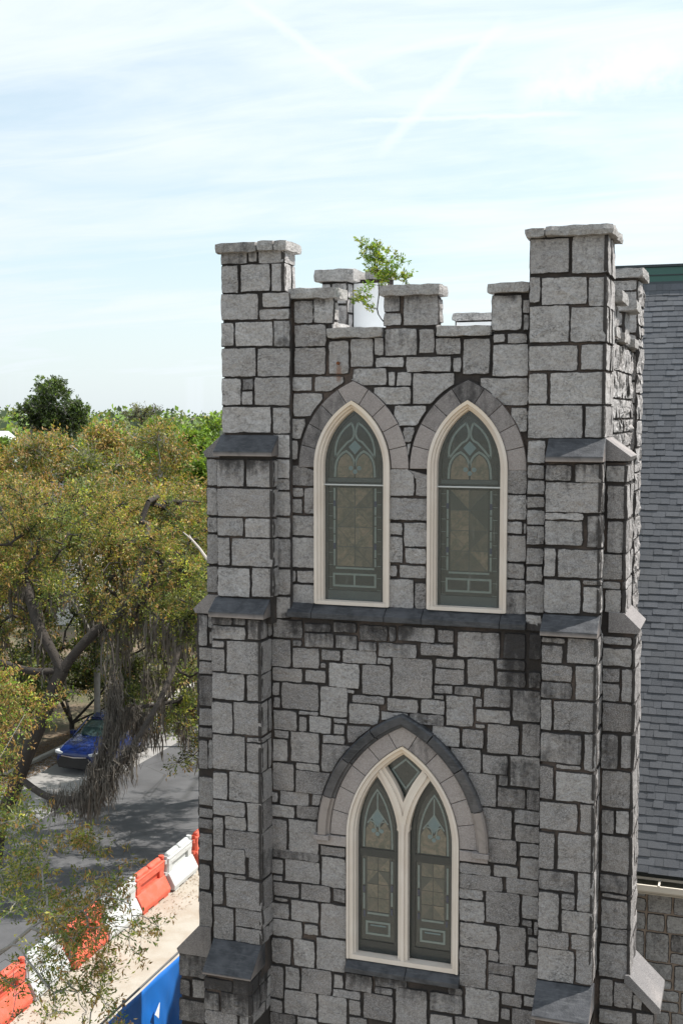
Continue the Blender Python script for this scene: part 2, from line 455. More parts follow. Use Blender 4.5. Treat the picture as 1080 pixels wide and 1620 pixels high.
def fast_mesh(name, verts, faces_flat, n_per, mat, parent=None, colors=None, kind=None, origin=(0, 0, 0), **props):
    """many faces of n_per corners each, from numpy arrays"""
    origin = np.array(origin, float)
    me = bpy.data.meshes.new(name)
    nv = len(verts); nf = len(faces_flat) // n_per
    me.vertices.add(nv); me.vertices.foreach_set('co', np.ascontiguousarray((verts - origin).ravel(), dtype=np.float32))
    me.loops.add(len(faces_flat)); me.loops.foreach_set('vertex_index', np.ascontiguousarray(faces_flat, dtype=np.int32))
    me.polygons.add(nf)
    me.polygons.foreach_set('loop_start', np.arange(0, nf * n_per, n_per, dtype=np.int32))
    me.polygons.foreach_set('loop_total', np.full(nf, n_per, dtype=np.int32))
    me.materials.append(mat)
    if colors is not None:
        a = me.attributes.new('col', 'FLOAT_COLOR', 'POINT')
        c4 = np.ones((nv, 4), np.float32); c4[:, :3] = colors
        a.data.foreach_set('color', c4.ravel())
    me.update(calc_edges=True)
    o = bpy.data.objects.new(name, me); col.objects.link(o)
    WORLDPOS[o.name] = origin
    if parent is not None: o.parent = parent; o.location = origin - WORLDPOS[parent.name]
    else: o.location = origin
    if kind: o['kind'] = kind
    for k, v_ in props.items(): o[k] = v_
    return o
# ------------------------------------------------------------------ stones
TB = (2.7, 2.7, 0.0)
tower = empty('church_tower', TB, 'square grey granite church tower with battlements and pointed stained glass windows', 'tower')
PLANE = {'W': 0.10, 'P': 0.0, 'L': 0.0, 'bm': -0.20, 'bl': -0.38, 'bb': -0.72, 'sl': 0.10, 'sr': 0.10}
MORT = 0.028                                    # how far the stones stand out of the mortar

def front(Y): return lambda u, v, d: (u, Y - d, v)
def rightf(X): return lambda u, v, d: (X + d, u, v)
def leftf(X): return lambda u, v, d: (X - d, -u, v)

ARCHES = [(1.93, 11.87, 1.33, 0.50), (3.55, 11.87, 1.33, 0.50)]
ARCH_L = [(2.686, 6.62, 2.005, 0.743)]

def stain(p):
    """black run-off below ledges and the soaked corner by the right buttress"""
    x, y, z = p
    g = 0.05 if z < 8 and y < 0.2 else 0.0  # lower front darkened evenly, apart from the run-off
    def below(x0, x1, zt, ln, s):
        nonlocal g
        s *= 1.15
        if x0 - 0.15 < x < x1 + 0.15 and zt - ln < z < zt + 0.05:
            e = min(1, (x - x0 + 0.15) / 0.3, (x1 + 0.15 - x) / 0.3)
            g = max(g, s * e * (1 - (zt - z) / ln) ** 0.7 if z < zt else s * e)
    if y < 0.15 and y > -0.12:
        below(0.9, 2.95, 9.76, 0.65, 0.40); below(2.9, 4.1, 9.76, 0.42, 0.2); below(4.0, 4.7, 9.78, 1.7, 0.48)
        below(1.8, 3.6, 4.70, 0.5, 0.38); below(3.95, 4.7, 7.9, 1.3, 0.27); below(4.1, 4.7, 9.3, 2.2, 0.22)
        below(-0.1, 0.7, 14.86, 0.25, 0.22); below(2.3, 3.15, 14.2, 0.4, 0.25); below(1.2, 3.9, 13.66, 0.25, 0.18)
        below(3.5, 4.4, 14.2, 0.2, 0.3); below(1.0, 1.7, 14.2, 0.2, 0.25)
    if y < -0.1:
        below(-0.2, 0.9, 12.03, 0.42, 0.40); below(4.5, 5.5, 12.0, 0.42, 0.30)
        below(-0.2, 0.9, 9.77, 0.45, 0.36); below(4.5, 5.5, 9.77, 0.4, 0.25)
        below(-0.2, 0.9, 4.70, 0.75, 0.48); below(4.5, 5.5, 4.8, 0.6, 0.4)
    if x < 0 and y > 0: below(-1, 0, 12.0, 0.3, 0.25); below(-1, 0, 9.72, 0.4, 0.3); below(-1, 0, 4.5, 0.9, 0.32)
    return g

def push_out(u, v, arches):
    for cx, zs, R, off in arches:
        if v < zs - 0.02: continue
        c = cx + off if u < cx else cx - off
        du, dv = u - c, v - zs
        r = math.hypot(du, dv)
        if r < R and (u < cx) == (du < 0 or True):
            hw = R - off
            if abs(u - cx) < hw:
                k = R / max(r, 1e-6)
                u, v = c + du * k, zs + dv * k
    return u, v

def stone_into(mb, surf, rect, rng, proud=MORT, amp=0.011, arches=(), tone=None, grime=0.0, res=0.085, rag=0.006, corner=0):
    u0, v0, u1, v1 = rect
    u0 -= 0.012; v0 -= 0.012; u1 += 0.012; v1 += 0.012
    w, h = u1 - u0, v1 - v0
    if w < 0.012 or h < 0.012: return
    if grime == 0.0 and rng.random() < 0.13: grime = rng.uniform(0.08, 0.3)
    if tone is None: tone = min(1, max(0, rng.gauss(0.80 if v0 > 12.3 else 0.56 if v0 > 9.7 else 0.33, 0.17)))  # bleached paler stones on top; weaker light low down put into the tone
    nu, nv = max(2, min(7, round(w / res))), max(2, min(7, round(h / res)))
    cr = min(0.012, w * 0.2, h * 0.2)
    per = []
    for i in range(nu): per.append((u0 + w * i / nu, v0))
    for i in range(nv): per.append((u1, v0 + h * i / nv))
    for i in range(nu): per.append((u1 - w * i / nu, v1))
    for i in range(nv): per.append((u0, v1 - h * i / nv))
    cu, cv = (u0 + u1) / 2, (v0 + v1) / 2
    P = []
    for k, (a, b_) in enumerate(per):
        corner = (abs(a - u0) < 1e-6 or abs(a - u1) < 1e-6) and (abs(b_ - v0) < 1e-6 or abs(b_ - v1) < 1e-6)
        if corner:
            a += math.copysign(cr * rng.uniform(0.2, 0.8), cu - a); b_ += math.copysign(cr * rng.uniform(0.2, 0.8), cv - b_)
        onc = (corner > 0 and a > u1 - 0.02) or (corner < 0 and a < u0 + 0.02)
        if onc: a = (u1 - 0.012) if corner > 0 else (u0 + 0.012)
        else: a += rng.uniform(-rag, rag)
        b_ += rng.uniform(-rag, rag)
        P.append(push_out(a, b_, arches) if arches else (a, b_))
    cu = sum(p[0] for p in P) / len(P); cv = sum(p[1] for p in P) / len(P)
    n = len(P)
    tiltu, tiltv = rng.uniform(-0.008, 0.008), rng.uniform(-0.008, 0.008)
    def ring(inset, frac, d, na):
        out = []
        for a, b_ in P:
            du, dv = cu - a, cv - b_
            L = math.hypot(du, dv) + 1e-6
            s = min(inset / L, 0.5) if frac is None else frac
            a2, b2 = a + du * s, b_ + dv * s
            onc = (corner > 0 and a > u1 - 0.0125) or (corner < 0 and a < u0 + 0.0125)
            if onc and frac is None: a2 = a; b2 = b_ + max(-inset, min(inset, dv)) if abs(dv) > 0.6 * (v1 - v0) / 2 else b_
            if onc and inset < 0.005 and frac != 0.45: d = max(d, proud * 0.98) if inset > 0 else d
            nn = mnoise.noise(Vector((a2 * 6.1, b2 * 6.1, cu * 3 + cv))) * na * 1.6 + mnoise.noise(Vector((a2 * 17, b2 * 17, cu))) * na * 0.8
            out.append((a2, b2, d + nn + tiltu * (a2 - cu) / w * 2 * (d > 0.01) + tiltv * (b2 - cv) / h * 2 * (d > 0.01)))
        return out
    rings = [ring(0, 0.0, -0.015, 0), ring(0.003, None, proud * 0.45, 0.002), ring(0.010, None, proud * 0.97, amp * 0.6),
             ring(0.026, None, proud, amp * 0.8), ring(0, 0.45, proud * 1.05, amp), ring(0, 0.74, proud * 1.05, amp)]
    edges = (1.0, 1.0, 0.78, 0.30, 0.1, 0.0)
    vs, at_ = [], []
    for rr, e in zip(rings, edges):
        for (a, b_, d) in rr:
            if corner and ((corner > 0 and a > u1 - 0.035) or (corner < 0 and a < u0 + 0.035)) and v0 + 0.02 < b_ < v1 - 0.02: e2_ = 0.25
            else: e2_ = e
            p = surf(a, b_, d); vs.append(p); at_.append((tone, e2_, max(grime, stain(p))))
    p = surf(cu, cv, proud * 1.05 + rng.uniform(-amp, amp)); vs.append(p); at_.append((tone, 0, max(grime, stain(p))))
    # surf may mirror; face order is fixed afterwards by the outward direction
    o = np.array(surf(0, 0, 0)); e1 = np.array(surf(1, 0, 0)) - o; e2 = np.array(surf(0, 1, 0)) - o; e3 = np.array(surf(0, 0, 1)) - o
    flip = np.dot(np.cross(e1, e2), e3) < 0
    fs = []
    for k in range(5):
        for i in range(n):
            j = (i + 1) % n
            q = (k * n + i, k * n + j, (k + 1) * n + j, (k + 1) * n + i)
            fs.append(q[::-1] if flip else q)
    for i in range(n):
        q = (5 * n + i, 5 * n + (i + 1) % n, 6 * n)
        fs.append(q[::-1] if flip else q)
    mb.add(vs, fs, at_)

def ashlar(u0, u1, v0, v1, rng, hs=(0.2, 0.5), ws=(0.25, 0.75), gap=0.035):
    out = []; z = v1
    while z > v0 + 0.1:
        h = min(rng.uniform(*hs), z - v0)
        if z - h - v0 < 0.14: h = z - v0
        x = u0
        while x < u1 - 0.05:
            w = min(rng.uniform(*ws), u1 - x)
            if u1 - x - w < 0.14: w = u1 - x
            if h > 0.34 and w > 0.2 and rng.random() < 0.25:
                f = rng.uniform(0.35, 0.65)
                out.append((x + gap / 2, z - h * f + gap / 2, x + w - gap / 2, z - gap / 2))
                out.append((x + gap / 2, z - h + gap / 2, x + w - gap / 2, z - h * f - gap / 2))
            else: out.append((x + gap / 2, z - h + gap / 2, x + w - gap / 2, z - gap / 2))
            x += w
        z -= h
    return out

# --- mortar cores of the tower, one part each
def core(name, *boxes, mat='mortar'):
    b = MB()
    for bx in boxes: b.box(*bx)
    return b.build(name, M[mat], tower)

def arch_pts(cx, zs, R, off, n=14, side=0):
    """points of a pointed arch from left springing to right springing"""
    am = math.acos(off / R)
    L = [(cx + off - R * math.cos(am * i / n), zs + R * math.sin(am * i / n)) for i in range(n + 1)]
    Rr = [(2 * cx - p[0], p[1]) for p in L[::-1]][1:]
    return L + Rr if side == 0 else (L if side < 0 else [L[-1]] + Rr)

m_ = MORT
wb = MB()
def wall_hole(x0, x1, z0, z1, cx, hw, zb, zs, R, off, y0, y1):
    wb.box(x0, cx - hw, y0, y1, z0, zs); wb.box(cx + hw, x1, y0, y1, z0, zs); wb.box(cx - hw, cx + hw, y0, y1, z0, zb)
    L = arch_pts(cx, zs, R, off, 14, -1); Rr = arch_pts(cx, zs, R, off, 14, 1)
    wb.prism([(x0, zs), *L, (cx, z1), (x0, z1)][::-1], 'y', y0, y1)
    wb.prism([(x1, zs), (x1, z1), (cx, z1), *Rr][::-1], 'y', y0, y1)
wall_hole(0.0, 5.36, 0.0, 9.74, 2.686, 0.79, 4.82, 6.65, 1.533, 0.743, m_, 0.5)
lower_wall = wb.build('lower_wall', M['mortar'], tower)
wb = MB()
wall_hole(1.0, 2.74, 9.74, 13.64, 1.93, 0.53, 9.93, 11.87, 1.03, 0.50, 0.1 + m_, 0.5)
wall_hole(2.74, 4.42, 9.74, 13.64, 3.55, 0.53, 9.93, 11.87, 1.03, 0.50, 0.1 + m_, 0.5)
for x0, x1 in ((1.0, 1.60 - m_), (2.36 + m_, 3.105 - m_), (3.86 + m_, 4.42)): wb.box(x0, x1, 0.1 + m_, 0.5 - m_, 13.64, 14.20)
upper_wall = wb.build('upper_wall', M['mortar'], tower)
pier_l = core('corner_pier', (m_, 1.03, m_, 0.95, 9.7, 13.95), (m_, 0.955 - m_, m_, 0.45 - m_, 13.95, 14.86))
pier_r = core('corner_pier', (4.37, 5.37 - m_, m_, 0.95 - m_, 9.7, 14.88))
bl_mid = core('buttress', (0.0 + m_, 0.85 - m_, -0.2 + m_, 0.1, 9.65, 12.015), (m_ - 0.02, 0.735 - m_, -0.38 + m_, 0.1, 4.55, 9.75), (m_ - 0.02, 0.70 - m_, -0.72 + m_, 0.1, 0, 4.68))
br_mid = core('buttress', (4.65 + m_, 5.37 - m_, -0.2 + m_, 0.1, 9.65, 12.015), (4.66 + m_, 5.37 - m_, -0.38 + m_, 0.1, 4.55, 9.75), (4.66 + m_, 5.37 - m_, -0.72 + m_, 0.1, 0, 4.785))
side_l = core('side_buttress', (-0.31 + m_, 0.1, 0.1 + m_, 0.9, 9.69, 11.98), (-0.50 + m_, 0.1, 0.1 + m_, 0.9, 4.49, 9.69), (-0.83 + m_, 0.1, 0.1 + m_, 0.9, 0, 4.49))
side_r = core('side_buttress', (5.3, 5.66 - m_, 0.1 + m_, 0.9, 9.75, 11.98), (5.3, 5.81 - m_, 0.1 + m_, 0.9, 4.69, 9.75), (5.3, 6.14 - m_, 0.1 + m_, 0.9, 0, 4.69))
right_wall = core('side_wall', (4.85, 5.26, 0.9, 4.5, 0, 13.64), (4.85 + m_, 5.26, 1.5, 2.2, 13.64, 14.16), (4.85 + m_, 5.26, 3.1, 3.75, 13.64, 14.16))
left_wall = core('side_wall', (0.12, 0.5, 0.5, 4.7, 0, 13.64), (0.12, 0.5, 1.6, 2.3, 13.64, 14.0))
back_wall = core('back_wall', (0.4, 5.0, 4.96, 5.3, 0, 13.64), (2.2, 2.9, 4.96, 5.3, 13.64, 14.22), (0.34, 0.98, 4.96, 5.3, 13.64, 15.0), (3.7, 4.5, 4.96, 5.3, 13.64, 14.22))
pier_rr = core('corner_pier', (4.42, 5.36 - m_, 4.45 + m_, 5.4, 0, 14.80))
pier_rl = core('corner_pier', (-0.17 + m_, 0.34 - m_, 4.62 + m_, 5.4, 0, 14.94))
b = MB(); b.box(0.5, 4.85, 0.5, 4.96, 13.05, 13.2); b.build('roof_deck', M['membrane'], tower)
b = MB()
b.box(0.352, 0.97, 4.925, 4.955, 13.2, 14.93); b.box(0.5, 4.85, 4.93, 4.957, 13.2, 13.6); b.box(2.23, 2.87, 4.93, 4.957, 13.6, 14.2)
b.box(0.503, 0.53, 0.52, 4.6, 13.2, 13.6); b.box(0.37, 0.50, 4.2, 4.92, 13.6, 13.95)
b.build('roof_membrane', M['membrane'], tower)

# --- stones traced course by course (plane, x0, z0, x1, z1), in metres
STONES=[
('P',4.387,12.301,5.084,12.714),('P',4.665,12.741,5.365,13.140),('bm',4.646,11.350,5.385,11.724),('L',2.543,8.716,3.102,9.255),
('bm',0.015,11.172,0.825,11.556),('P',4.391,13.541,4.895,14.006),('bl',4.904,6.677,5.372,7.165),('P',4.925,14.413,5.367,14.884),
('P',4.393,14.431,4.882,14.864),('L',2.604,3.944,3.051,4.540),('W',3.715,12.732,4.352,13.080),('W',2.786,12.745,3.359,13.153),
('P',4.917,13.538,5.370,13.977),('bl',4.831,8.531,5.374,8.907),('bm',4.645,10.029,5.117,10.459),('P',4.539,14.026,5.114,14.362),
('bl',0.212,8.964,0.781,9.414),('bl',4.661,8.090,5.181,8.473),('P',4.387,13.175,5.008,13.490),('P',0.026,12.352,0.744,12.704),
('bm',4.825,10.502,5.361,10.858),('bl',4.866,7.598,5.377,7.975),('W',3.881,13.111,4.353,13.525),('bl',4.671,5.160,5.133,5.584),
('bl',-0.011,7.555,0.480,8.048),('L',3.882,5.667,4.340,6.111),('L',3.456,9.332,4.034,9.671),('bl',0.172,5.543,0.743,5.957),
('bl',0.233,7.116,0.778,7.534),('W',3.861,13.716,4.255,14.166),('W',2.652,13.808,3.124,14.210),('sr',5.404,7.423,5.767,7.907),
('L',3.521,4.711,3.883,5.265),('L',3.606,4.272,4.075,4.699),('bl',0.314,8.085,0.790,8.546),('bm',0.220,10.467,0.779,10.853),
('bl',4.667,7.198,5.145,7.552),('sr',5.416,6.532,5.764,7.026),('L',4.077,5.117,4.427,5.653),('bl',0.168,6.301,0.752,6.675),
('L',0.996,6.326,1.441,6.801),('P',0.503,12.737,1.021,13.117),('sr',5.406,5.095,5.773,5.549),('W',3.480,13.145,3.837,13.611),
('L',0.892,8.416,1.448,8.781),('P',0.553,13.142,1.056,13.526),('bm',4.637,10.917,5.134,11.222),('L',1.417,4.639,1.855,5.102),
('bm',0.002,10.024,0.494,10.427),('P',0.030,13.141,0.519,13.535),('P',0.019,13.940,0.557,14.291),('L',3.616,7.287,4.000,7.727),
('L',4.199,7.609,4.593,8.020),('L',3.878,8.036,4.300,8.424),('P',0.215,13.568,0.777,13.894),('L',3.815,6.861,4.220,7.264),
('L',3.521,5.291,4.029,5.620),('L',1.030,7.654,1.461,8.083),('W',2.392,13.409,2.835,13.764),('L',1.484,5.135,1.866,5.613),
('L',4.222,8.511,4.585,8.918),('L',2.098,8.710,2.500,9.123),('W',2.459,11.162,2.999,11.455),('sr',5.394,8.442,5.768,8.813),
('W',1.068,13.164,1.521,13.528),('L',1.479,8.355,1.881,8.774),('bl',0.005,8.572,0.476,8.943),('L',1.499,7.549,1.927,7.944),
('L',3.308,8.368,3.675,8.776),('L',1.445,3.844,1.870,4.257),('P',0.299,14.330,0.734,14.699),('bl',-0.016,6.045,0.472,6.402),
('L',0.921,3.889,1.409,4.251),('L',1.107,7.209,1.629,7.526),('bl',4.986,9.419,5.373,9.731),('bl',4.967,5.841,5.399,6.135),
('L',1.606,8.778,2.057,9.118),('L',0.936,5.888,1.463,6.201),('L',2.126,4.022,2.561,4.386),('W',0.994,10.439,1.359,10.862),
('sr',5.422,5.781,5.765,6.151),('L',1.500,5.867,1.855,6.307),('W',2.453,9.933,2.806,10.331),('L',1.183,4.260,1.637,4.616),
('L',3.372,7.733,3.789,8.058),('bl',4.675,5.850,4.921,6.347),('bm',0.019,11.588,0.415,11.962),('L',3.897,6.520,4.291,6.845),
('L',3.595,8.956,3.957,9.303),('bl',5.168,6.149,5.393,6.654),('W',1.049,12.575,1.481,12.895),('bl',5.102,8.940,5.349,9.381),
('W',1.069,13.553,1.531,13.845),('bm',0.454,11.593,0.827,11.960),('W',2.465,11.492,2.805,11.855),('W',1.580,13.169,1.863,13.616),
('W',2.687,13.188,3.313,13.375),('bl',4.670,6.389,5.126,6.628),('W',2.522,12.455,2.981,12.715),('W',2.228,12.746,2.754,12.973),
('bl',-0.023,5.049,0.282,5.519),('bl',5.163,5.177,5.402,5.618),('W',1.899,13.260,2.214,13.640),('bb',0.234,4.137,0.702,4.429),
('L',3.508,6.108,4.103,6.307),('P',5.058,13.182,5.367,13.499),('sl',-0.824,4.162,-0.367,4.500),('L',4.291,4.736,4.601,5.102),
('bl',-0.006,8.073,0.285,8.524),('P',5.125,12.307,5.366,12.703),('L',3.102,4.292,3.558,4.552),('L',1.909,8.284,2.345,8.557),
('L',0.753,7.207,1.071,7.609),('sr',5.411,11.254,5.628,11.681),('L',4.353,8.037,4.587,8.472),('L',1.062,4.630,1.381,5.032),
('L',1.031,5.306,1.444,5.609),('W',1.928,13.009,2.412,13.228),('W',2.669,10.794,2.991,11.119),('W',4.073,10.643,4.351,10.989),
('P',4.385,12.743,4.617,13.130),('sl',-0.832,3.453,-0.413,3.780),('sr',5.392,7.938,5.593,8.391),('P',5.142,13.989,5.369,14.353),
('L',3.511,5.644,3.858,5.939),('L',3.110,8.074,3.497,8.335),('P',0.726,10.445,1.004,10.845),('W',4.079,11.553,4.346,11.896),
('L',4.091,9.351,4.375,9.674),('L',4.031,7.309,4.403,7.564),('bl',4.669,6.660,4.853,7.142),('W',4.074,11.209,4.350,11.534),
('L',2.619,9.500,3.134,9.692),('L',0.744,9.015,1.031,9.401),('sr',5.381,9.316,5.753,9.544),('L',0.767,9.437,1.206,9.686),
('L',1.066,9.023,1.456,9.299),('P',4.383,9.988,4.616,10.363),('bm',5.027,11.736,5.380,11.961),('L',2.336,9.262,2.881,9.442),
('bm',5.200,10.895,5.395,11.302),('sr',5.359,10.456,5.608,10.785),('bm',0.534,10.044,0.798,10.444),('W',1.361,13.871,1.639,14.222),
('L',0.741,5.042,1.193,5.286),('sr',5.419,10.811,5.613,11.217),('L',4.157,6.120,4.594,6.324),('bl',4.658,9.169,5.050,9.372),
('L',3.825,8.670,4.184,8.915),('W',1.006,10.896,1.370,11.172),('bl',0.515,7.560,0.766,7.968),('L',0.724,4.632,1.017,5.003),
('L',1.176,5.637,1.627,5.868),('bl',0.517,6.688,0.761,7.106),('bl',4.673,5.604,5.061,5.813),('sr',5.399,6.263,5.754,6.491),
('W',1.033,11.603,1.375,11.884),('sr',5.412,4.451,5.855,4.637),('bl',0.531,6.009,0.760,6.451),('bl',4.661,8.943,5.047,9.140),
('W',4.065,9.932,4.353,10.217),('bm',5.157,10.050,5.380,10.381),('L',3.817,7.748,4.154,7.999),('P',0.026,12.739,0.288,13.110),
('bm',0.005,10.889,0.396,11.136),('sl',-0.482,4.965,-0.277,5.505),('L',3.719,8.447,4.187,8.622),('L',0.768,8.101,1.120,8.377),
('bl',-0.015,6.889,0.474,7.091),('bb',-0.034,3.941,0.476,4.135),('W',1.002,9.926,1.354,10.191),('L',0.741,6.320,0.957,6.770),
('L',3.146,8.936,3.552,9.136),('L',4.262,4.252,4.590,4.500),('P',0.801,13.548,1.044,13.906),('bl',0.522,8.580,0.772,8.944),
('P',0.015,14.317,0.255,14.689),('L',1.855,4.401,2.251,4.631),('W',1.366,12.927,1.792,13.124),('L',0.693,3.618,1.088,3.866),
('bl',5.192,7.202,5.378,7.575),('L',1.885,8.001,2.237,8.246),('W',1.060,13.878,1.341,14.176),('L',1.815,9.143,2.303,9.315),
('sl',-0.452,8.326,-0.232,8.770),('bl',0.315,5.280,0.692,5.526),('L',0.696,4.102,0.896,4.577),('P',0.771,14.318,0.987,14.697),
('P',0.778,12.335,1.013,12.694),('L',4.272,6.851,4.597,7.078),('bm',4.642,11.754,4.982,11.947),('L',4.001,8.963,4.383,9.153),
('bm',0.431,10.879,0.759,11.137),('P',0.770,10.054,1.010,10.412),('bl',4.667,7.602,4.827,8.027),('bl',5.232,8.022,5.370,8.495),
('W',3.103,13.409,3.442,13.619),('L',2.060,9.476,2.458,9.673),('L',1.241,9.331,1.673,9.522),('L',0.753,8.808,1.208,8.994),
('sl',-0.467,6.826,-0.246,7.251),('bl',0.014,9.442,0.496,9.615),('L',4.347,6.351,4.604,6.627),('L',2.936,9.318,3.402,9.474),
('L',3.531,8.084,3.824,8.329),('P',0.625,14.105,1.046,14.289),('L',2.464,8.502,2.905,8.673),('L',0.861,7.008,1.303,7.197),
('L',3.921,4.716,4.253,4.935),('P',4.386,11.971,4.605,12.261),('L',4.375,5.794,4.598,6.106),('P',0.797,11.179,1.028,11.521),
('bl',-0.015,7.114,0.201,7.501),('W',4.140,12.381,4.346,12.689),('P',0.780,11.999,1.020,12.318),('sr',5.427,5.576,5.771,5.764),
('P',0.735,10.872,1.016,11.145),('bl',5.098,5.625,5.404,5.825),('L',0.743,6.217,1.453,6.330),('P',0.568,14.711,0.962,14.895),
('sr',5.403,10.016,5.601,10.312),('bl',4.663,9.400,4.926,9.621),('P',0.751,9.717,1.001,10.016),('W',2.872,13.434,3.074,13.750),
('W',2.458,10.559,2.646,10.917),('L',1.316,8.102,1.637,8.328),('L',0.759,5.642,1.143,5.843),('bl',0.317,5.050,0.694,5.253),
('L',2.782,8.352,3.275,8.484),('sl',-0.472,5.990,-0.268,6.393),('sr',5.423,4.689,5.586,5.056),('sr',5.644,7.959,5.770,8.396),
('bm',0.002,10.464,0.184,10.856),('L',4.256,7.104,4.594,7.280),('L',2.943,8.509,3.282,8.694),('bl',4.655,8.515,4.793,8.911),
('W',2.839,11.491,3.007,11.850),('L',0.755,7.639,0.979,7.955),('P',4.379,10.893,4.608,11.132),('W',2.687,10.561,2.986,10.765),
('W',2.604,10.364,2.978,10.527),('bm',4.645,10.501,4.788,10.866),('sr',5.641,8.845,5.760,9.276),('P',0.584,13.933,1.052,14.065),
('bl',0.541,9.459,0.773,9.735),('L',0.933,4.278,1.150,4.596),('P',0.789,11.709,1.026,11.973),('L',1.113,6.831,1.470,7.013),
('W',4.070,10.416,4.335,10.615),('L',3.919,4.947,4.265,5.111),('L',3.511,6.320,3.943,6.451),('sl',-0.299,10.440,-0.142,10.868),
('sr',5.389,8.846,5.604,9.075),('L',0.693,5.301,0.990,5.528),('sr',5.390,11.735,5.622,11.939),('sr',5.594,7.076,5.756,7.379),
('sr',5.408,7.055,5.562,7.375),('L',3.104,4.058,3.425,4.237),('W',1.209,11.208,1.371,11.569),('L',3.984,6.328,4.315,6.485),
('bl',0.163,6.687,0.491,6.875),('sl',-0.296,11.152,-0.136,11.543),('L',4.438,9.359,4.584,9.690),('P',4.379,10.628,4.602,10.840),
('bb',-0.010,4.455,0.408,4.601),('P',0.018,14.724,0.399,14.872),('bl',-0.021,6.432,0.129,6.839),('W',2.833,9.931,2.976,10.295),
('sl',-0.292,11.577,-0.133,11.956),('W',2.371,13.998,2.595,14.222),('L',1.711,9.337,2.022,9.512),('bl',-0.020,5.553,0.116,6.001),
('sl',-0.303,10.017,-0.146,10.399),('L',2.294,4.528,2.764,4.644),('sl',-0.477,5.547,-0.308,5.922),('W',1.040,12.936,1.323,13.122),
('W',1.021,12.272,1.222,12.538),('L',0.732,6.817,1.077,6.982),('L',3.999,9.195,4.378,9.316),('L',4.426,7.300,4.591,7.576),
('bb',0.420,4.443,0.695,4.645),('P',4.379,11.157,4.611,11.343),('sl',-0.444,9.218,-0.317,9.679),('W',2.253,13.255,2.655,13.373),
('W',1.021,12.262,1.211,12.532),('bb',-0.022,4.144,0.198,4.395),('L',4.334,6.661,4.600,6.827),('P',4.387,9.742,4.589,9.949),
('sl',-0.462,7.375,-0.328,7.805),('L',4.110,4.533,4.386,4.697),('bl',0.012,8.966,0.172,9.289),('P',4.379,10.403,4.590,10.597),
('L',1.126,3.683,1.423,3.864),('L',3.073,9.331,3.401,9.467),('L',3.156,9.164,3.550,9.275),('L',1.254,8.828,1.561,8.990),
('P',0.026,13.569,0.181,13.888),('sl',-0.456,8.034,-0.236,8.284),('P',4.383,11.559,4.606,11.735),('P',4.381,11.760,4.603,11.935),
('L',1.910,3.813,2.181,3.998),('sr',5.385,9.098,5.607,9.272),('L',3.462,4.117,3.782,4.258),('P',4.398,14.056,4.511,14.385),
('L',3.502,5.963,3.834,6.094),('L',2.380,8.361,2.762,8.476),('bm',4.656,11.252,5.146,11.325),('L',3.156,9.165,3.555,9.268),
('L',1.954,8.586,2.423,8.678),('L',3.416,8.801,3.784,8.910),('L',1.482,6.334,1.855,6.457),('sl',-0.603,3.848,-0.409,4.122),
('W',4.066,10.258,4.347,10.391),('L',1.669,9.567,2.008,9.693),('bl',4.960,6.144,5.130,6.352),('W',2.372,13.814,2.615,13.973),
('sr',5.387,9.603,5.749,9.694),('W',4.077,11.020,4.300,11.174),('W',2.558,12.993,2.759,13.174),('sr',5.902,4.504,6.128,4.653),
('W',1.099,10.226,1.347,10.390),('L',1.494,9.155,1.777,9.295),('L',3.180,9.512,3.399,9.673),('P',4.380,11.383,4.608,11.522),
('L',1.242,9.554,1.628,9.654),('L',1.906,4.025,2.080,4.256),('L',1.670,4.273,2.079,4.369),('L',4.429,8.966,4.580,9.175),
('W',4.079,13.546,4.333,13.661),('L',1.517,7.968,1.843,8.079),('sl',-0.446,9.007,-0.227,9.188),('W',2.653,12.222,2.807,12.428),
('P',0.795,11.544,1.029,11.693),('sl',-0.448,8.805,-0.229,8.979),('L',1.671,5.667,1.855,5.854),('L',0.731,5.965,0.899,6.179),
('L',2.043,9.323,2.306,9.441),('sl',-0.818,3.848,-0.652,4.087),('L',1.108,7.542,1.471,7.634),('W',2.457,10.949,2.642,11.111),
('L',0.694,3.882,0.887,4.068),('L',3.996,9.198,4.229,9.315),('W',2.242,13.414,2.363,13.647),('sl',-0.292,10.896,-0.139,11.114),
('L',1.230,5.123,1.444,5.273),('P',0.311,12.742,0.468,12.930),('W',1.032,11.210,1.173,11.409),('bl',0.024,9.640,0.292,9.745),
('sl',-0.458,7.851,-0.238,7.992),('L',3.134,8.807,3.389,8.902),('sl',-0.472,6.477,-0.251,6.616),('bb',0.521,3.989,0.701,4.143),
('L',4.465,5.357,4.594,5.537),('L',1.356,7.046,1.530,7.199),('L',1.681,4.396,1.815,4.595),('L',2.056,9.339,2.302,9.438),
('L',4.474,5.148,4.597,5.332),('L',3.917,5.121,4.057,5.285),('L',4.418,4.567,4.594,4.694),('sl',-0.471,6.648,-0.249,6.776),
('sr',5.369,10.336,5.594,10.419),('P',0.319,12.952,0.476,13.102),('L',1.160,8.097,1.270,8.307),('L',1.676,8.109,1.840,8.244),
('W',1.024,11.971,1.105,12.235),('sl',-0.298,7.394,-0.241,7.816),('W',3.349,13.174,3.444,13.364),('L',0.774,7.984,1.002,8.079),
('L',2.294,4.416,2.550,4.497),('L',4.105,4.326,4.229,4.476),('P',0.416,14.738,0.548,14.882),('L',3.359,4.565,3.557,4.658),
('bl',4.661,9.667,4.959,9.718),('L',4.039,7.596,4.163,7.732),('W',1.036,11.442,1.191,11.565),('W',2.435,13.000,2.533,13.176),
('L',2.491,9.476,2.579,9.676),('W',4.280,13.928,4.364,14.103),('W',2.452,10.369,2.570,10.515),('W',3.891,13.557,4.039,13.657),
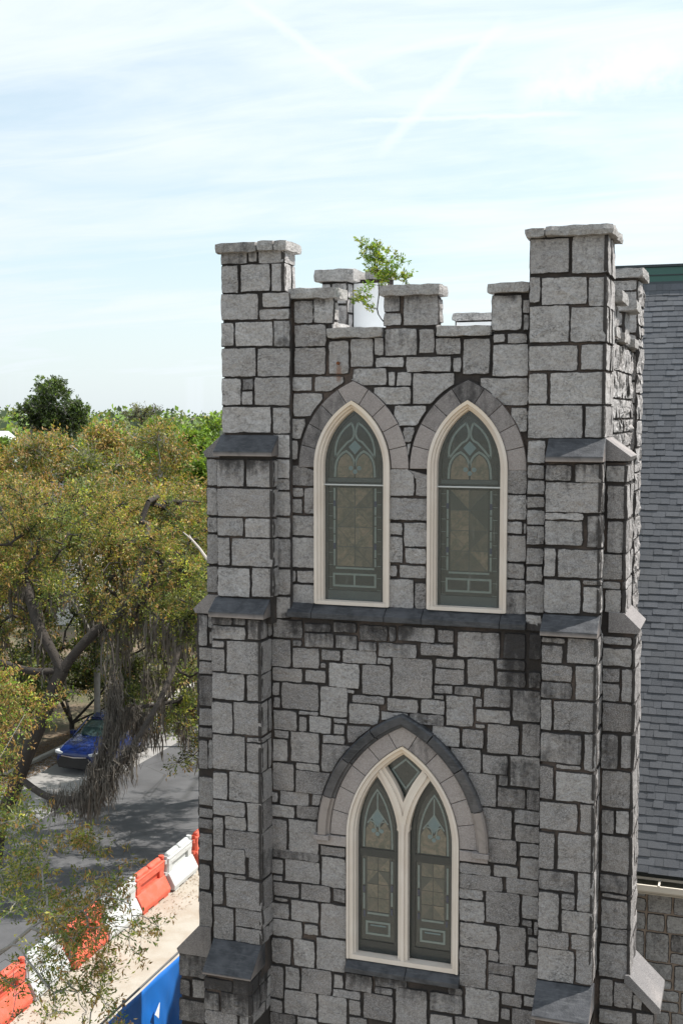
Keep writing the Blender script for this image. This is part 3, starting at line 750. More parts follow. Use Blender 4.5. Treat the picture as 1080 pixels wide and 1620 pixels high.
('L',0.759,8.592,0.857,8.775),('L',2.323,9.151,2.513,9.233),('bl',0.311,9.654,0.502,9.736),('sr',5.429,6.187,5.757,6.226),
('bl',0.152,5.974,0.478,6.024),('sl',-0.297,9.491,-0.210,9.678),('W',4.289,13.710,4.347,13.912),('bl',4.866,8.024,5.182,8.060),
('bl',0.013,9.312,0.168,9.402),('W',2.714,11.959,2.760,12.208),('bl',0.517,7.992,0.775,8.043),('L',0.769,8.422,0.867,8.558),
('bm',5.150,10.418,5.365,10.463),('L',0.734,7.028,0.824,7.173),('L',3.708,8.650,3.799,8.769),('L',1.160,8.352,1.447,8.392),
('W',1.000,10.231,1.071,10.389),('L',0.741,5.865,0.898,5.940),('L',4.381,5.687,4.514,5.759),('L',1.683,8.269,1.874,8.323),
('sl',-0.273,9.258,-0.215,9.437),('L',4.550,5.579,4.595,5.758),('L',1.060,9.331,1.191,9.398),('L',1.063,9.334,1.195,9.402),
('L',0.766,5.567,0.975,5.607),('L',3.134,8.717,3.269,8.768),('L',4.463,5.568,4.522,5.665),('L',3.710,8.364,3.846,8.405),
('L',1.484,9.038,1.561,9.108),('W',4.322,11.019,4.354,11.159),('L',1.881,8.703,1.985,8.752)]

HOST = {'W': upper_wall, 'P': None, 'L': lower_wall, 'bm': None, 'bl': None, 'bb': None, 'sl': side_l, 'sr': side_r}
rng = random.Random(7)
LIM = {'bm': ((0.0, 0.85), (4.65, 5.37)), 'bl': ((-0.02, 0.73), (4.66, 5.37)), 'bb': ((-0.02, 0.70), (4.66, 5.37)), 'P': ((0.0, 1.03), (4.38, 5.365))}
rest = MB()
STONES += [('sr', 5.61, 4.70, 5.84, 5.03), ('sr', 5.86, 4.70, 5.97, 4.90)]
count = 0
for (pl, x0, z0, x1, z1) in STONES:
    Y = PLANE[pl]
    host = HOST[pl]
    if host is None:
        left = x0 < 2.7
        host = (pier_l if left else pier_r) if pl == 'P' else (bl_mid if left else br_mid)
        lo, hi = LIM[pl][0 if left else 1]
        if x0 < lo + 0.05: x0 = lo
        if x1 > hi - (0.15 if pl in ('bl', 'bm') and left else 0.07): x1 = hi if not (pl == 'P' and left and z0 > 14.2) else 0.955
        if pl == 'P' and left and z0 > 14.2 and x1 > 0.9: x1 = 0.955
    if pl == 'sr': x1 = min(x1, 5.66 if z0 > 9.8 else 5.81 if z0 > 4.95 else 6.14)
    if pl == 'sl': x0 = max(x0, -0.31 if z0 > 9.8 else -0.50 if z0 > 4.9 else -0.83)
    if x1 - x0 < 0.03 or z1 - z0 < 0.02: continue
    ar = ARCHES if pl == 'W' else ARCH_L if pl == 'L' else ()
    mb = MB() if count < 300 else rest
    cn = 1 if (pl in LIM and x1 >= LIM[pl][0 if x0 < 2.7 else 1][1] - 0.002 or pl == 'sr' and x1 > (5.6 if z0 > 9.8 else 5.76)) else 0
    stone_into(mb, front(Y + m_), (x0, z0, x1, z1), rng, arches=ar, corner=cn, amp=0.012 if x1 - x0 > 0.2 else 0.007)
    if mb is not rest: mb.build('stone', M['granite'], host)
    count += 1
# flanks of the front buttresses, sunlit right faces, courses below the picture: many small stones, joined
def courses(pl, lo, hi, zlo, zhi):
    """courses of the front face, so that the joints carry round the corner"""
    zs = sorted({round((z0 + z1) / 2, 2): (z0, z1) for (p, x0, z0, x1, z1) in STONES if p == pl and lo < (x0 + x1) / 2 < hi and x1 > hi - 0.12 and z0 >= zlo and z1 <= zhi}.values())
    return zs
def flank(X, Y0, Y1, pl, lo, hi, zlo, zhi, ws=(0.2, 0.6)):
    for z0, z1 in courses(pl, lo, hi, zlo, zhi):
        y = Y0
        while y < Y1 - 0.06:
            w = min(rng.uniform(*ws), Y1 - y)
            if Y1 - y - w < 0.1: w = Y1 - y
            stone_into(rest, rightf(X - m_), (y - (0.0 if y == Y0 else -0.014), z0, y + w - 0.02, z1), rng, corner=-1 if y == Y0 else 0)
            y += w
flank(0.85, -0.2, 0.03, 'bm', 0, 0.85, 9.9, 12.1); flank(0.735, -0.38, 0.03, 'bl', 0, 0.72, 4.9, 9.8); flank(0.70, -0.72, 0.03, 'bb', 0, 0.69, 2, 4.75)
flank(5.37, -0.2, 0.13, 'bm', 4.6, 5.36, 9.9, 12.1); flank(5.37, -0.38, 0.13, 'bl', 4.6, 5.36, 4.9, 9.8)
flank(5.37, 0.0, 0.95, 'P', 4.4, 5.36, 12.3, 15, (0.25, 0.55)); flank(0.955, 0.0, 0.45, 'P', 0, 0.955, 14.2, 15, (0.2, 0.4))
flank(5.66, 0.1, 0.9, 'sr', 5.2, 5.7, 9.9, 12.05, (0.25, 0.5)); flank(5.81, 0.1, 0.9, 'sr', 5.2, 5.82, 4.95, 9.8, (0.25, 0.5))
def field(surf, rect, hs=(0.2, 0.45), ws=(0.22, 0.6), amp=0.016, to=None, rag=0.006):
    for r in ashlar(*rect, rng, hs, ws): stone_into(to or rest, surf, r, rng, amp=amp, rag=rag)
field(rightf(5.26), (0.95, 4.43, 4.5, 13.62), amp=0.035)
field(rightf(5.26), (1.5, 2.2, 13.66, 14.16)); field(rightf(5.26), (3.1, 3.75, 13.66, 14.16))
field(front(1.5), (4.9, 5.26, 13.68, 14.16), ws=(0.15, 0.25)); field(front(3.1), (4.9, 5.26, 13.68, 14.16), ws=(0.15, 0.25))
field(rightf(5.36 - m_), (4.47, 5.4, 4.5, 14.78), amp=0.03)
field(rightf(0.955 - m_ + 0.65), (0.12, 0.46, 13.68, 14.18), ws=(0.18, 0.3)); field(rightf(3.105 - m_), (0.12, 0.46, 13.68, 14.18), ws=(0.18, 0.3))
field(front(4.62 + m_), (-0.15, 0.33, 13.2, 14.92), hs=(0.35, 0.6), ws=(0.18, 0.28)); field(rightf(0.34 - m_), (4.64, 4.93, 14.0, 14.92), hs=(0.35, 0.6))
field(front(4.45 + m_), (4.45, 5.34, 13.6, 14.78), hs=(0.3, 0.5), ws=(0.3, 0.5)); field(front(4.45 + m_), (4.9, 5.34, 9.0, 13.6), hs=(0.3, 0.5), ws=(0.25, 0.45))
for X0, X1 in ((-0.83, -0.02), (5.37, 6.14)): field(front(0.1 + m_), (X0 + 0.01, X1, 0.1, 3.4), (0.3, 0.5), (0.3, 0.7))
for X0, X1 in ((-0.0, 0.69), (4.67, 5.36)): field(front(-0.72 + m_), (X0, X1, 0.1, 3.55), (0.3, 0.5), (0.3, 0.7))
field(front(m_), (0.76, 4.6, 0.1, 3.62), (0.3, 0.5), (0.3, 0.8))
field(leftf(-0.0 + m_), (-0.9, -0.02, 12.4, 14.8), (0.3, 0.5), (0.3, 0.7)); field(leftf(-0.31 + m_), (-0.88, -0.12, 9.95, 12), (0.3, 0.5), (0.3, 0.7))
field(leftf(-0.50 + m_), (-0.88, -0.12, 4.95, 9.7), (0.3, 0.5), (0.3, 0.7)); field(leftf(0.12), (-4.6, -0.95, 4.0, 13.6), (0.3, 0.5), (0.3, 0.8))
field(rightf(5.37 - m_), (0.0, 0.1, 9.65, 12.015), (0.3, 0.5), (0.3, 0.7))
rest.build('stone', M['granite'], tower, kind='stuff')

# --- rough coping slabs
def rough_slab(name, x0, x1, y0, y1, z0, z1, parent, seed, amp=0.012, mat='coping', drop=0.0, tone=0.6, label=None, grime=0.0):
    r = random.Random(seed)
    nx, ny, nz = max(2, round((x1 - x0) / 0.09)), max(2, round((y1 - y0) / 0.12)), 2
    vs, idx = [], {}
    def vert(i, j, k):
        if (i, j, k) in idx: return idx[(i, j, k)]
        x = x0 + (x1 - x0) * i / nx; y = y0 + (y1 - y0) * j / ny; z = z0 + (z1 - z0) * k / nz
        q = Vector((x * 7 + seed, y * 7, z * 7)); nn = mnoise.noise_vector(q) * amp * 1.5 + mnoise.noise_vector(q * 2.7) * amp * 0.8
        ex = (i in (0, nx)) + (j in (0, ny)) + (k in (0, nz))
        s = 0.006 * (ex - 1) if ex > 1 else 0
        x += nn[0] - math.copysign(s, i - nx / 2); y += nn[1] - math.copysign(s, j - ny / 2); z += nn[2] * 0.8 - math.copysign(s, k - nz / 2)
        z -= drop * (1 - i / nx)
        idx[(i, j, k)] = len(vs); vs.append((x, y, z)); return idx[(i, j, k)]
    fs = []
    for i in range(nx):
        for j in range(ny):
            fs.append((vert(i, j, nz), vert(i + 1, j, nz), vert(i + 1, j + 1, nz), vert(i, j + 1, nz)))
            fs.append((vert(i, j, 0), vert(i, j + 1, 0), vert(i + 1, j + 1, 0), vert(i + 1, j, 0)))
    for k in range(nz):
        for i in range(nx):
            fs.append((vert(i, 0, k), vert(i + 1, 0, k), vert(i + 1, 0, k + 1), vert(i, 0, k + 1)))
            fs.append((vert(i, ny, k), vert(i, ny, k + 1), vert(i + 1, ny, k + 1), vert(i + 1, ny, k)))
        for j in range(ny):
            fs.append((vert(0, j, k), vert(0, j, k + 1), vert(0, j + 1, k + 1), vert(0, j + 1, k)))
            fs.append((vert(nx, j, k), vert(nx, j + 1, k), vert(nx, j + 1, k + 1), vert(nx, j, k + 1)))
    b = MB(); b.add(vs, fs, [(tone, 0.35 if v_[2] < (z0 + z1) / 2 - 0.03 else 0.0, grime) for v_ in vs])
    return b.build(name, M[mat], parent, label=label)
cp = 'coping_stone'
rough_slab(cp, -0.07, 0.56, -0.09, 0.53, 14.865, 15.005, pier_l, 1, tone=0.2, grime=0.22)
rough_slab(cp, 0.575, 0.81, -0.09, 0.53, 14.868, 15.02, pier_l, 2, tone=0.7)
rough_slab(cp, 0.82, 1.02, -0.08, 0.53, 14.865, 15.012, pier_l, 3, tone=0.7)
rough_slab(cp, 4.315, 4.58, -0.09, 1.05, 14.885, 15.005, pier_r, 4, tone=0.4)
rough_slab(cp, 4.585, 5.445, -0.09, 0.48, 14.885, 15.02, pier_r, 5, 0.014)
rough_slab(cp, 4.6, 5.455, 0.49, 1.05, 14.885, 15.01, pier_r, 6, 0.014)
rough_slab(cp, 0.985, 1.70, 0.03, 0.56, 14.205, 14.36, upper_wall, 7, grime=0.12)
rough_slab(cp, 2.305, 3.17, 0.03, 0.56, 14.205, 14.355, upper_wall, 8)
rough_slab(cp, 3.80, 4.365, 0.03, 0.56, 14.20, 14.335, upper_wall, 9, grime=0.16)
rough_slab(cp, 1.555, 2.35, 0.04, 0.56, 13.65, 13.80, upper_wall, 10)
rough_slab(cp, 3.115, 3.85, 0.04, 0.56, 13.645, 13.79, upper_wall, 11)
rough_slab(cp, 4.80, 5.42, 1.42, 2.28, 14.165, 14.33, right_wall, 12)
rough_slab(cp, 4.80, 5.46, 3.02, 3.82, 14.165, 14.33, right_wall, 13)
rough_slab(cp, 4.80, 5.40, 0.96, 1.45, 13.65, 13.8, right_wall, 14); rough_slab(cp, 4.80, 5.38, 2.25, 3.05, 13.65, 13.8, right_wall, 15)
rough_slab(cp, 4.80, 5.38, 3.8, 4.43, 13.65, 13.8, right_wall, 25)
rough_slab(cp, 4.34, 5.44, 4.36, 5.48, 14.81, 14.965, pier_rr, 16, 0.016)
rough_slab(cp, -0.27, 0.47, 4.54, 5.48, 14.945, 15.16, pier_rl, 17)
rough_slab(cp, 0.56, 1.03, 4.88, 5.38, 15.0, 15.15, back_wall, 18, grime=0.2)
rough_slab(cp, 0.08, 0.40, 3.9, 4.6, 14.0, 14.17, left_wall, 19); rough_slab(cp, 0.05, 0.56, 1.5, 2.4, 14.0, 14.15, left_wall, 20)
rough_slab(cp, 2.16, 2.95, 4.88, 5.38, 14.225, 14.36, back_wall, 21); rough_slab(cp, 3.62, 4.4, 4.88, 5.38, 14.225, 14.36, back_wall, 22)
rough_slab(cp, 1.05, 2.15, 4.88, 5.38, 13.65, 13.79, back_wall, 23); rough_slab(cp, 0.06, 0.56, 2.42, 3.88, 13.65, 13.79, left_wall, 24)

# --- sloped slate weatherings
def weathering(parent, prof, axis, t0, t1, tone_front=0.8):
    b = MB(); b.prism(prof, axis, t0, t1)
    n = len(prof)
    b.a = [((tone_front if i % n == 3 else 0.0), 0, 0) for i in range(2 * n)]
    return b.build('weathering_slab', M['slate'], parent, bevel=0.006)
def wfront(parent, x0, x1, yt, zt, yl, zlt, zlb):
    weathering(parent, [(yt + 0.15, zlb), (yl, zlb), (yl - 0.0, zlt), (yt, zt), (yt + 0.15, zt)][::-1], 'x', x0, x1)
wfront(bl_mid, -0.03, 0.86, 0.0, 12.31, -0.26, 12.085, 12.02)
wfront(bl_mid, -0.04, 0.80, -0.2, 10.0, -0.45, 9.83, 9.755)
wfront(bl_mid, -0.03, 0.715, -0.38, 5.04, -0.78, 4.72, 4.685)
wfront(br_mid, 4.65, 5.385, 0.0, 12.29, -0.26, 12.065, 11.995)
wfront(br_mid, 4.64, 5.37, -0.2, 10.0, -0.45, 9.825, 9.76)
wfront(br_mid, 4.65, 5.385, -0.38, 5.14, -0.78, 4.84, 4.79)
def wside(parent, s, y0, y1, xt, zt, xl, zlt, zlb, tone=0.25):
    pr_ = [(xt - s * 0.2, zlb), (xl - s * 0.03, zlb), (xl, zlt), (xt, zt), (xt - s * 0.2, zt)]
    if s < 0: pr_ = pr_[::-1]
    b = MB(); b.prism(pr_, 'y', y0, y1); b.a = [(tone, 0, 0.12)] * 10
    b.build('weathering_slab', M['dressed'], parent, bevel=0.005)
wside(side_l, -1, 0.085, 0.93, -0.0, 12.36, -0.35, 12.06, 11.985, 0.1)
wside(side_l, -1, 0.085, 0.93, -0.30, 9.98, -0.53, 9.765, 9.70, 0.3)
wside(side_l, -1, 0.085, 0.93, -0.49, 4.97, -0.86, 4.57, 4.50, 0.2)
wside(side_r, 1, 0.085, 0.93, 5.37, 12.30, 5.70, 12.06, 12.0, 0.22)
wside(side_r, 1, 0.085, 0.93, 5.65, 10.02, 5.86, 9.82, 9.755, 0.22)
b = MB(); b.prism([(5.74, 5.17), (5.80, 5.17), (6.21, 4.78), (6.21, 4.70), (6.12, 4.70), (5.74, 5.06)][::-1], 'y', 0.06, 0.93); b.a = [(0.0, 0, 0.05)] * 12
b.build('weathering_slab', M['dressed'], side_r, bevel=0.006)
b = MB(); b.prism([(5.3, 4.69), (6.10, 4.69), (5.74, 5.05), (5.3, 5.05)], 'y', 0.1 + m_ - 0.006, 0.88); b.build('slab_bed', M['mortar'], side_r)

# --- window sills
def sill(parent, x0, x1, yb, zt, yl, zl, zb):
    b = MB(); b.prism([(yb + 0.12, zb), (yl, zb), (yl, zl), (yb, zt), (yb + 0.12, zt)][::-1], 'x', x0, x1)
    b.a = [(0.35 if 0 else 0.0, 0, 0)] * 10
    b.build('sill_slab', M['slate'], parent, bevel=0.008)
for x0, x1 in ((0.995, 1.355), (1.36, 2.42), (2.425, 2.95), (2.955, 4.03), (4.035, 4.385)):
    sill(upper_wall, x0, x1, 0.12, 9.945, -0.06, 9.825, 9.745)
for x0, x1 in ((1.87, 2.75), (2.755, 3.52)): sill(lower_wall, x0, x1, 0.05, 4.87, -0.085, 4.76, 4.69)

# --- dressed stone arches
def ring_poly(cx, zs, off, r0, r1, t0, t1, left=True, n=5):
    """sector of a ring about one arch centre; angles measured from the springing"""
    o_, i_ = [], []
    for k in range(n + 1):
        t = t0 + (t1 - t0) * k / n
        for r, lst in ((r1, o_), (r0, i_)):
            x = cx + off - r * math.cos(t)
            lst.append((x if left else 2 * cx - x, zs + r * math.sin(t)))
    return o_ + i_[::-1]
def plate(poly, y_front, y_back, ch=0.006, a=(0.5, 0, 0)):
    """a dressed block: outline, small chamfer, flat face"""
    b = MB(); P = np.array(poly); c = P.mean(0)
    if sum(P[i][0] * P[(i + 1) % len(P)][1] - P[(i + 1) % len(P)][0] * P[i][1] for i in range(len(P))) < 0: P = P[::-1]
    n = len(P); ins = []
    for i in range(n):
        e0 = P[i] - P[i - 1]; e1 = P[(i + 1) % n] - P[i]
        n0 = np.array([-e0[1], e0[0]]) / (np.linalg.norm(e0) + 1e-9); n1 = np.array([-e1[1], e1[0]]) / (np.linalg.norm(e1) + 1e-9)
        q = n0 + n1; q /= max(0.5, np.linalg.norm(q) ** 2 / 2)
        ins.append(P[i] + q * ch)
    vs = [(p[0], y_back, p[1]) for p in P] + [(p[0], y_front + ch, p[1]) for p in P] + [(p[0], y_front, p[1]) for p in ins]
    fs = []
    for k in (0, 1):
        for i in range(n):
            j = (i + 1) % n; fs.append((k * n + i, k * n + j, (k + 1) * n + j, (k + 1) * n + i))
    fs.append(tuple(range(2 * n, 3 * n)))
    b.add(vs, fs, [a] * n + [(a[0], 0.7, a[2])] * n + [a] * n)
    return b
def arch_ring(parent_wall, cx, zs, off, r0, r1, nside, key, yf, tones, grimes):
    bk = MB(); pts_o = arch_pts(cx, zs, r1 + 0.012, off, 16); pts_i = arch_pts(cx, zs, r0 - 0.005, off, 16)
    bk.prism((pts_o + pts_i[::-1])[::-1], 'y', yf + 0.012, yf + 0.08)
    arch = bk.build('arch', M['mortar'], tower)
    am = math.acos(off / ((r0 + r1) / 2)); g = 0.004 / r1
    for left in (True, False):
        for k in range(nside):
            t0 = (am - key) * k / nside + g; t1 = (am - key) * (k + 1) / nside - g
            i = k if left else nside + 1 + (nside - 1 - k)
            plate(ring_poly(cx, zs, off, r0, r1, t0, t1, left), yf, yf + 0.07, a=(tones[i], 0, grimes[i])).build('voussoir', M['dressed'], arch)
    def half(r, left):
        a0 = am - key + g; a1 = math.acos(off / r); out = []
        for k in range(4):
            t = a0 + (a1 - a0) * k / 3; x = cx + off - r * math.cos(t); out.append((x if left else 2 * cx - x, zs + r * math.sin(t)))
        return out
    poly = half(r1, True) + half(r1, False)[::-1][1:] + half(r0, False) + half(r0, True)[::-1][1:]
    plate(poly, yf, yf + 0.07, a=(tones[nside], 0, grimes[nside])).build('voussoir', M['dressed'], arch)
    return arch
arch_ring(upper_wall, 1.93, 11.86, 0.50, 1.055, 1.30, 4, 0.15, 0.085, (.15, .15, .2, .35, .8, .7, .85, .85, .8), (.22, .26, .25, .22, 0.05, .1, 0, 0, 0))
arch_ring(upper_wall, 3.55, 11.86, 0.50, 1.055, 1.30, 4, 0.15, 0.085, (.8, .7, .45, .35, .1, .3, .45, .65, .75), (0, .05, .18, .2, .33, .22, .15, .05, 0))
arch_l = arch_ring(lower_wall, 2.686, 6.65, 0.743, 1.56, 1.80, 5, 0.10, -0.005, (.75, .8, .8, .85, .8, .85, .6, .8, .85, .8, .75), (0, 0, 0, 0, 0, 0, .22, .05, 0, 0, 0))
# hood mould: projecting slate segments
def hood(left, t0, t1, tone, last=False):
    b = MB(); prof = [(1.805, 0.06), (1.805, -0.03), (1.84, -0.035), (1.85, -0.085), (1.95, -0.10), (1.975, -0.075), (1.975, 0.06)]
    n = 6; cx, zs, off = 2.686, 6.65, 0.743; vs = []; np_ = len(prof)
    for k in range(n + 1):
        for r, y in prof:
            am = math.acos(off / r); t = min(t0 + (t1 - t0) * k / n, am)
            if last and k == n: t = am
            x = cx + off - r * math.cos(t); vs.append((x if left else 2 * cx - x, y, zs + r * math.sin(t)))
    fs = []
    for k in range(n):
        for i in range(np_ - 1): fs.append((k * np_ + i, k * np_ + i + 1, (k + 1) * np_ + i + 1, (k + 1) * np_ + i))
    fs.append(tuple(range(np_))[::-1]); fs.append(tuple(range(n * np_, (n + 1) * np_)))
    if not left: fs = [f[::-1] for f in fs]
    b.add(vs, fs, (tone, 0, 0)); b.build('hood_stone', M['slate'], arch_l)
for left in (True, False):
    cuts = (0.0, 0.30, 0.62, 0.92, 1.2)
    for k in range(4): hood(left, cuts[k] + 0.004, cuts[k + 1] - 0.004, (0.75, 0.12, 0.0, 0.0)[k], k == 3)
for x0, x1, s in ((1.43, 1.865, -1), (3.505, 3.90, 1)):
    b = plate([(x0, 6.49), (x1, 6.49), (x1, 6.635), (x0, 6.635)], -0.02, 0.05, a=(0.85, 0, 0.05)); b.build('kneeler', M['dressed'], arch_l)
    xs = (x0 - 0.03, x0 + 0.2) if s < 0 else (x1 - 0.2, x1 + 0.03)
    b = plate([(xs[0], 6.575), (xs[1], 6.575), (xs[1], 6.65), (xs[0], 6.65)], -0.10, 0.0, a=(0.6, 0, 0.1)); b.build('label_stop', M['dressed'], arch_l)

# --- painted frames
def frame(cx, zs, off, zb, prof, name, label=None, n=14):
    """prof: (radius about the arch centre, y); the same moulding runs down both jambs"""
    b = MB(); rows = []
    for side in (1, -1):
        seq = [('j', 0.0), ('j', 0.5)] + [('a', k / n) for k in range(n + 1)]
        if side < 0: seq = seq[::-1][1:]
        for kind, t in seq:
            row = []
            for r, y in prof:
                if kind == 'j': x, z = cx + off - r, zb + (zs - zb) * t
                else:
                    am = math.acos(off / r) * t; x, z = cx + off - r * math.cos(am), zs + r * math.sin(am)
                row.append((x if side > 0 else 2 * cx - x, y, z))
            rows.append(row)
    m2 = len(prof); vs = [p for row in rows for p in row]; fs = []
    for k in range(len(rows) - 1):
        for i in range(m2 - 1): fs.append((k * m2 + i, (k + 1) * m2 + i, (k + 1) * m2 + i + 1, k * m2 + i + 1))
    top = zs + math.sqrt(prof[0][0] ** 2 - off ** 2)
    b.add(vs, fs, [(max(0.0, min(1.0, 1 - (top - p[2]) / 0.45)) * 0.55, 0, 0) for p in vs])
    return b.build(name, M['cream'], tower, label=label)
def ribbon(b, pts, w, y0, y1, closed=False, a=(0.2, 0, 0)):
    """flat bar along a 2-D line"""
    P = [np.array(p, float) for p in pts]; n = len(P)
    L, R_ = [], []
    for i in range(n):
        p = P[i]; q0 = P[i - 1] if (i or closed) else None; q1 = P[(i + 1) % n] if (i < n - 1 or closed) else None
        d = np.zeros(2)
        if q0 is not None: d += (p - q0) / (np.linalg.norm(p - q0) + 1e-9)
        if q1 is not None: d += (q1 - p) / (np.linalg.norm(q1 - p) + 1e-9)
        ln = np.linalg.norm(d) + 1e-9; d /= ln
        k = 1.0 / max(0.5, ln / 2) if (q0 is not None and q1 is not None) else 1.0
        nn = np.array([-d[1], d[0]]) * w / 2 * k
        L.append(p + nn); R_.append(p - nn)
    m2 = n if closed else n - 1
    vs = []
    for i in range(n): vs += [(L[i][0], y0, L[i][1]), (R_[i][0], y0, R_[i][1]), (L[i][0], y1, L[i][1]), (R_[i][0], y1, R_[i][1])]
    fs = []
    for i in range(m2):
        j = (i + 1) % n; A, B = 4 * i, 4 * j
        fs += [(A, A + 1, B + 1, B), (A + 1, A + 3, B + 3, B + 1), (A + 2, A, B, B + 2), (A + 3, A + 2, B + 2, B + 3)]
    if not closed: fs += [(0, 2, 3, 1), (4 * n - 4, 4 * n - 3, 4 * n - 1, 4 * n - 2)]
    b.add(vs, fs, a)
def arc3(p0, pm, p1, n=8):
    p0, pm, p1 = map(np.array, (p0, pm, p1)); c = 2 * pm - (p0 + p1) / 2
    return [tuple((1 - t) ** 2 * p0 + 2 * t * (1 - t) * c + t * t * p1) for t in [i / n for i in range(n + 1)]]
def disc(b, c, r, y, n=10, a=(0.2, 0, 0)):
    vs = [(c[0] + r * math.cos(2 * math.pi * k / n), y, c[1] + r * math.sin(2 * math.pi * k / n)) for k in range(n)]
    vs += [(p[0], y + 0.006, p[2]) for p in vs]
    b.add(vs, [tuple(range(n))] + [(k, n + k, n + (k + 1) % n, (k + 1) % n) for k in range(n)], a)
def poly_into(b, poly, y, a=(0, 0, 0), t=0.005):
    n = len(poly); vs = [(p[0], y, p[1]) for p in poly] + [(p[0], y + t, p[1]) for p in poly]
    s = sum(poly[i][0] * poly[(i + 1) % n][1] - poly[(i + 1) % n][0] * poly[i][1] for i in range(n))
    f = tuple(range(n)); b.add(vs, [f if s > 0 else f[::-1]] + [(k, n + k, n + (k + 1) % n, (k + 1) % n) for k in range(n)], a)
def piece(parent, name, mat, fn):
    b = MB(); fn(b); return b.build(name, M[mat], parent)

def upper_window(cx, seed, which, amber_shift):
    r = random.Random(seed)
    prof = [(1.05, 0.19), (1.05, 0.055), (1.005, 0.05), (0.995, 0.085), (0.97, 0.09), (0.962, 0.13), (0.94, 0.135), (0.93, 0.225)]
    fr_ = frame(cx, 11.87, 0.5, 9.945, prof, 'arched_window', which)
    piece(fr_, 'frame_sill', 'cream', lambda b: b.box(cx - 0.535, cx + 0.535, 0.06, 0.22, 9.935, 9.985, (0, 0, 0)))
    yb = 0.235
    piece(fr_, 'glass_field', 'dark_glass', lambda b: poly_into(b, [(cx - 0.45, 9.95), (cx + 0.45, 9.95)] + arch_pts(cx, 11.87, 0.95, 0.5, 12)[::-1], yb, t=0.01))
    def q(x, y):                                   # window pattern in units of a 500 x 1500 drawing
        return (cx + (x - 298) / 452.0, 9.97 + (1465 - y) / 474.0)
    y1, y0 = yb - 0.001, yb - 0.009
    # sash
    def sash(b):
        ribbon(b, [(cx - 0.415, 9.985), (cx - 0.415, 11.87)] + arch_pts(cx, 11.87, 0.915, 0.5, 10)[1:-1] + [(cx + 0.415, 11.87), (cx + 0.415, 9.985)], 0.05, yb - 0.022, yb - 0.001)
    piece(fr_, 'sash', 'sash', sash)
    def rail(b):
        b.box(cx - 0.39, cx + 0.39, yb - 0.022, yb - 0.001, 11.66, 11.715); b.box(cx - 0.39, cx + 0.39, yb - 0.022, yb - 0.001, 9.99, 10.12)
    piece(fr_, 'sash_rail', 'sash_light', rail)
    piece(fr_, 'transom_bar', 'white_plastic', lambda b: b.box(cx - 0.44, cx + 0.44, 0.165, 0.2, 11.612, 11.630))
    for sgn in (1, -1):
        def mir(p): return q(298 + sgn * (p[0] - 298), p[1])
        def leafs(b):
            o_ = arc3(mir((168, 500)), mir((190, 370)), mir((276, 272)), 8); i_ = arc3(mir((276, 272)), mir((292, 355)), mir((250, 400)), 5)
            ribbon(b, o_, 0.028, y0, y1); ribbon(b, i_ + [mir((210, 445)), mir((168, 500))], 0.028, y0, y1)
        piece(fr_, 'tracery_glass', 'blue_glass', leafs)
        def lan(b):
            ribbon(b, [mir((165, 632))] + arc3(mir((167, 600)), mir((185, 510)), mir((240, 460)), 6) + arc3(mir((240, 460)), mir((282, 500)), mir((296, 560)), 5)[1:], 0.030, y0, y1)
        piece(fr_, 'lancet_border', 'blue_glass', lan)
        def fill(b):
            poly_into(b, [mir((178, 635))] + arc3(mir((180, 600)), mir((195, 520)), mir((240, 475)), 5) + arc3(mir((240, 475)), mir((275, 510)), mir((290, 560)), 4)[1:] + [mir((293, 635))], y0 + 0.003, (0.0, 0, 0), 0.004)
        piece(fr_, 'lancet_pane', 'amber', fill)
        def strip(b):
            yy = 705
            while yy < 1225:
                ln = r.choice((60, 90, 110)); ribbon(b, [mir((162, yy)), mir((162, min(1228, yy + ln)))], 0.026, y0, y1); yy += ln + 8
        piece(fr_, 'border_strip', 'blue_glass', strip)
        piece(fr_, 'corner_pane', 'navy_glass', lambda b: [ribbon(b, [mir((162, a_)), mir((162, a_ + 38))], 0.034, y0 - 0.001, y1 - 0.002) for a_ in (790, 1075)])
        piece(fr_, 'lead_line', 'blue_glass', lambda b: [ribbon(b, [mir((118, a_)), mir((150, a_))], 0.006, y0 + 0.004, y1) for a_ in range(730, 1440, 82)])
    def dia(b): poly_into(b, [q(298, 388), q(256, 432), q(298, 482), q(340, 432)], y0)
    piece(fr_, 'diamond_pane', 'teal_glass', dia)
    piece(fr_, 'trefoil_pane', 'teal_glass', lambda b: [disc(b, q(*c), 0.033, y0 - 0.002) for c in ((272, 572), (326, 572), (299, 596))])
    # the main field, a diamond lattice of opalescent panes
    x0, x1, ya, yz = 178, 418, 702, 1230
    for i in range(2):
        for j in range(4):
            xa, xb = x0 + (x1 - x0) * i / 2 + 2, x0 + (x1 - x0) * (i + 1) / 2 - 2
            yA, yB = ya + (yz - ya) * j / 4 + 2, ya + (yz - ya) * (j + 1) / 4 - 2
            if (i + j) % 2: tri = ([(xa, yA), (xb, yA), (xa, yB)], [(xb, yA), (xb, yB), (xa, yB)])
            else: tri = ([(xa, yA), (xb, yA), (xb, yB)], [(xa, yA), (xb, yB), (xa, yB)])
            for k, t in enumerate(tri):
                f = lambda b, t=t: poly_into(b, [q(*p) for p in t], y0 + 0.002 + 0.0006 * k, (max(0, min(1, r.gauss(amber_shift, 0.4))), 0, 0), 0.004)
                piece(fr_, 'opalescent_pane', 'amber', f)
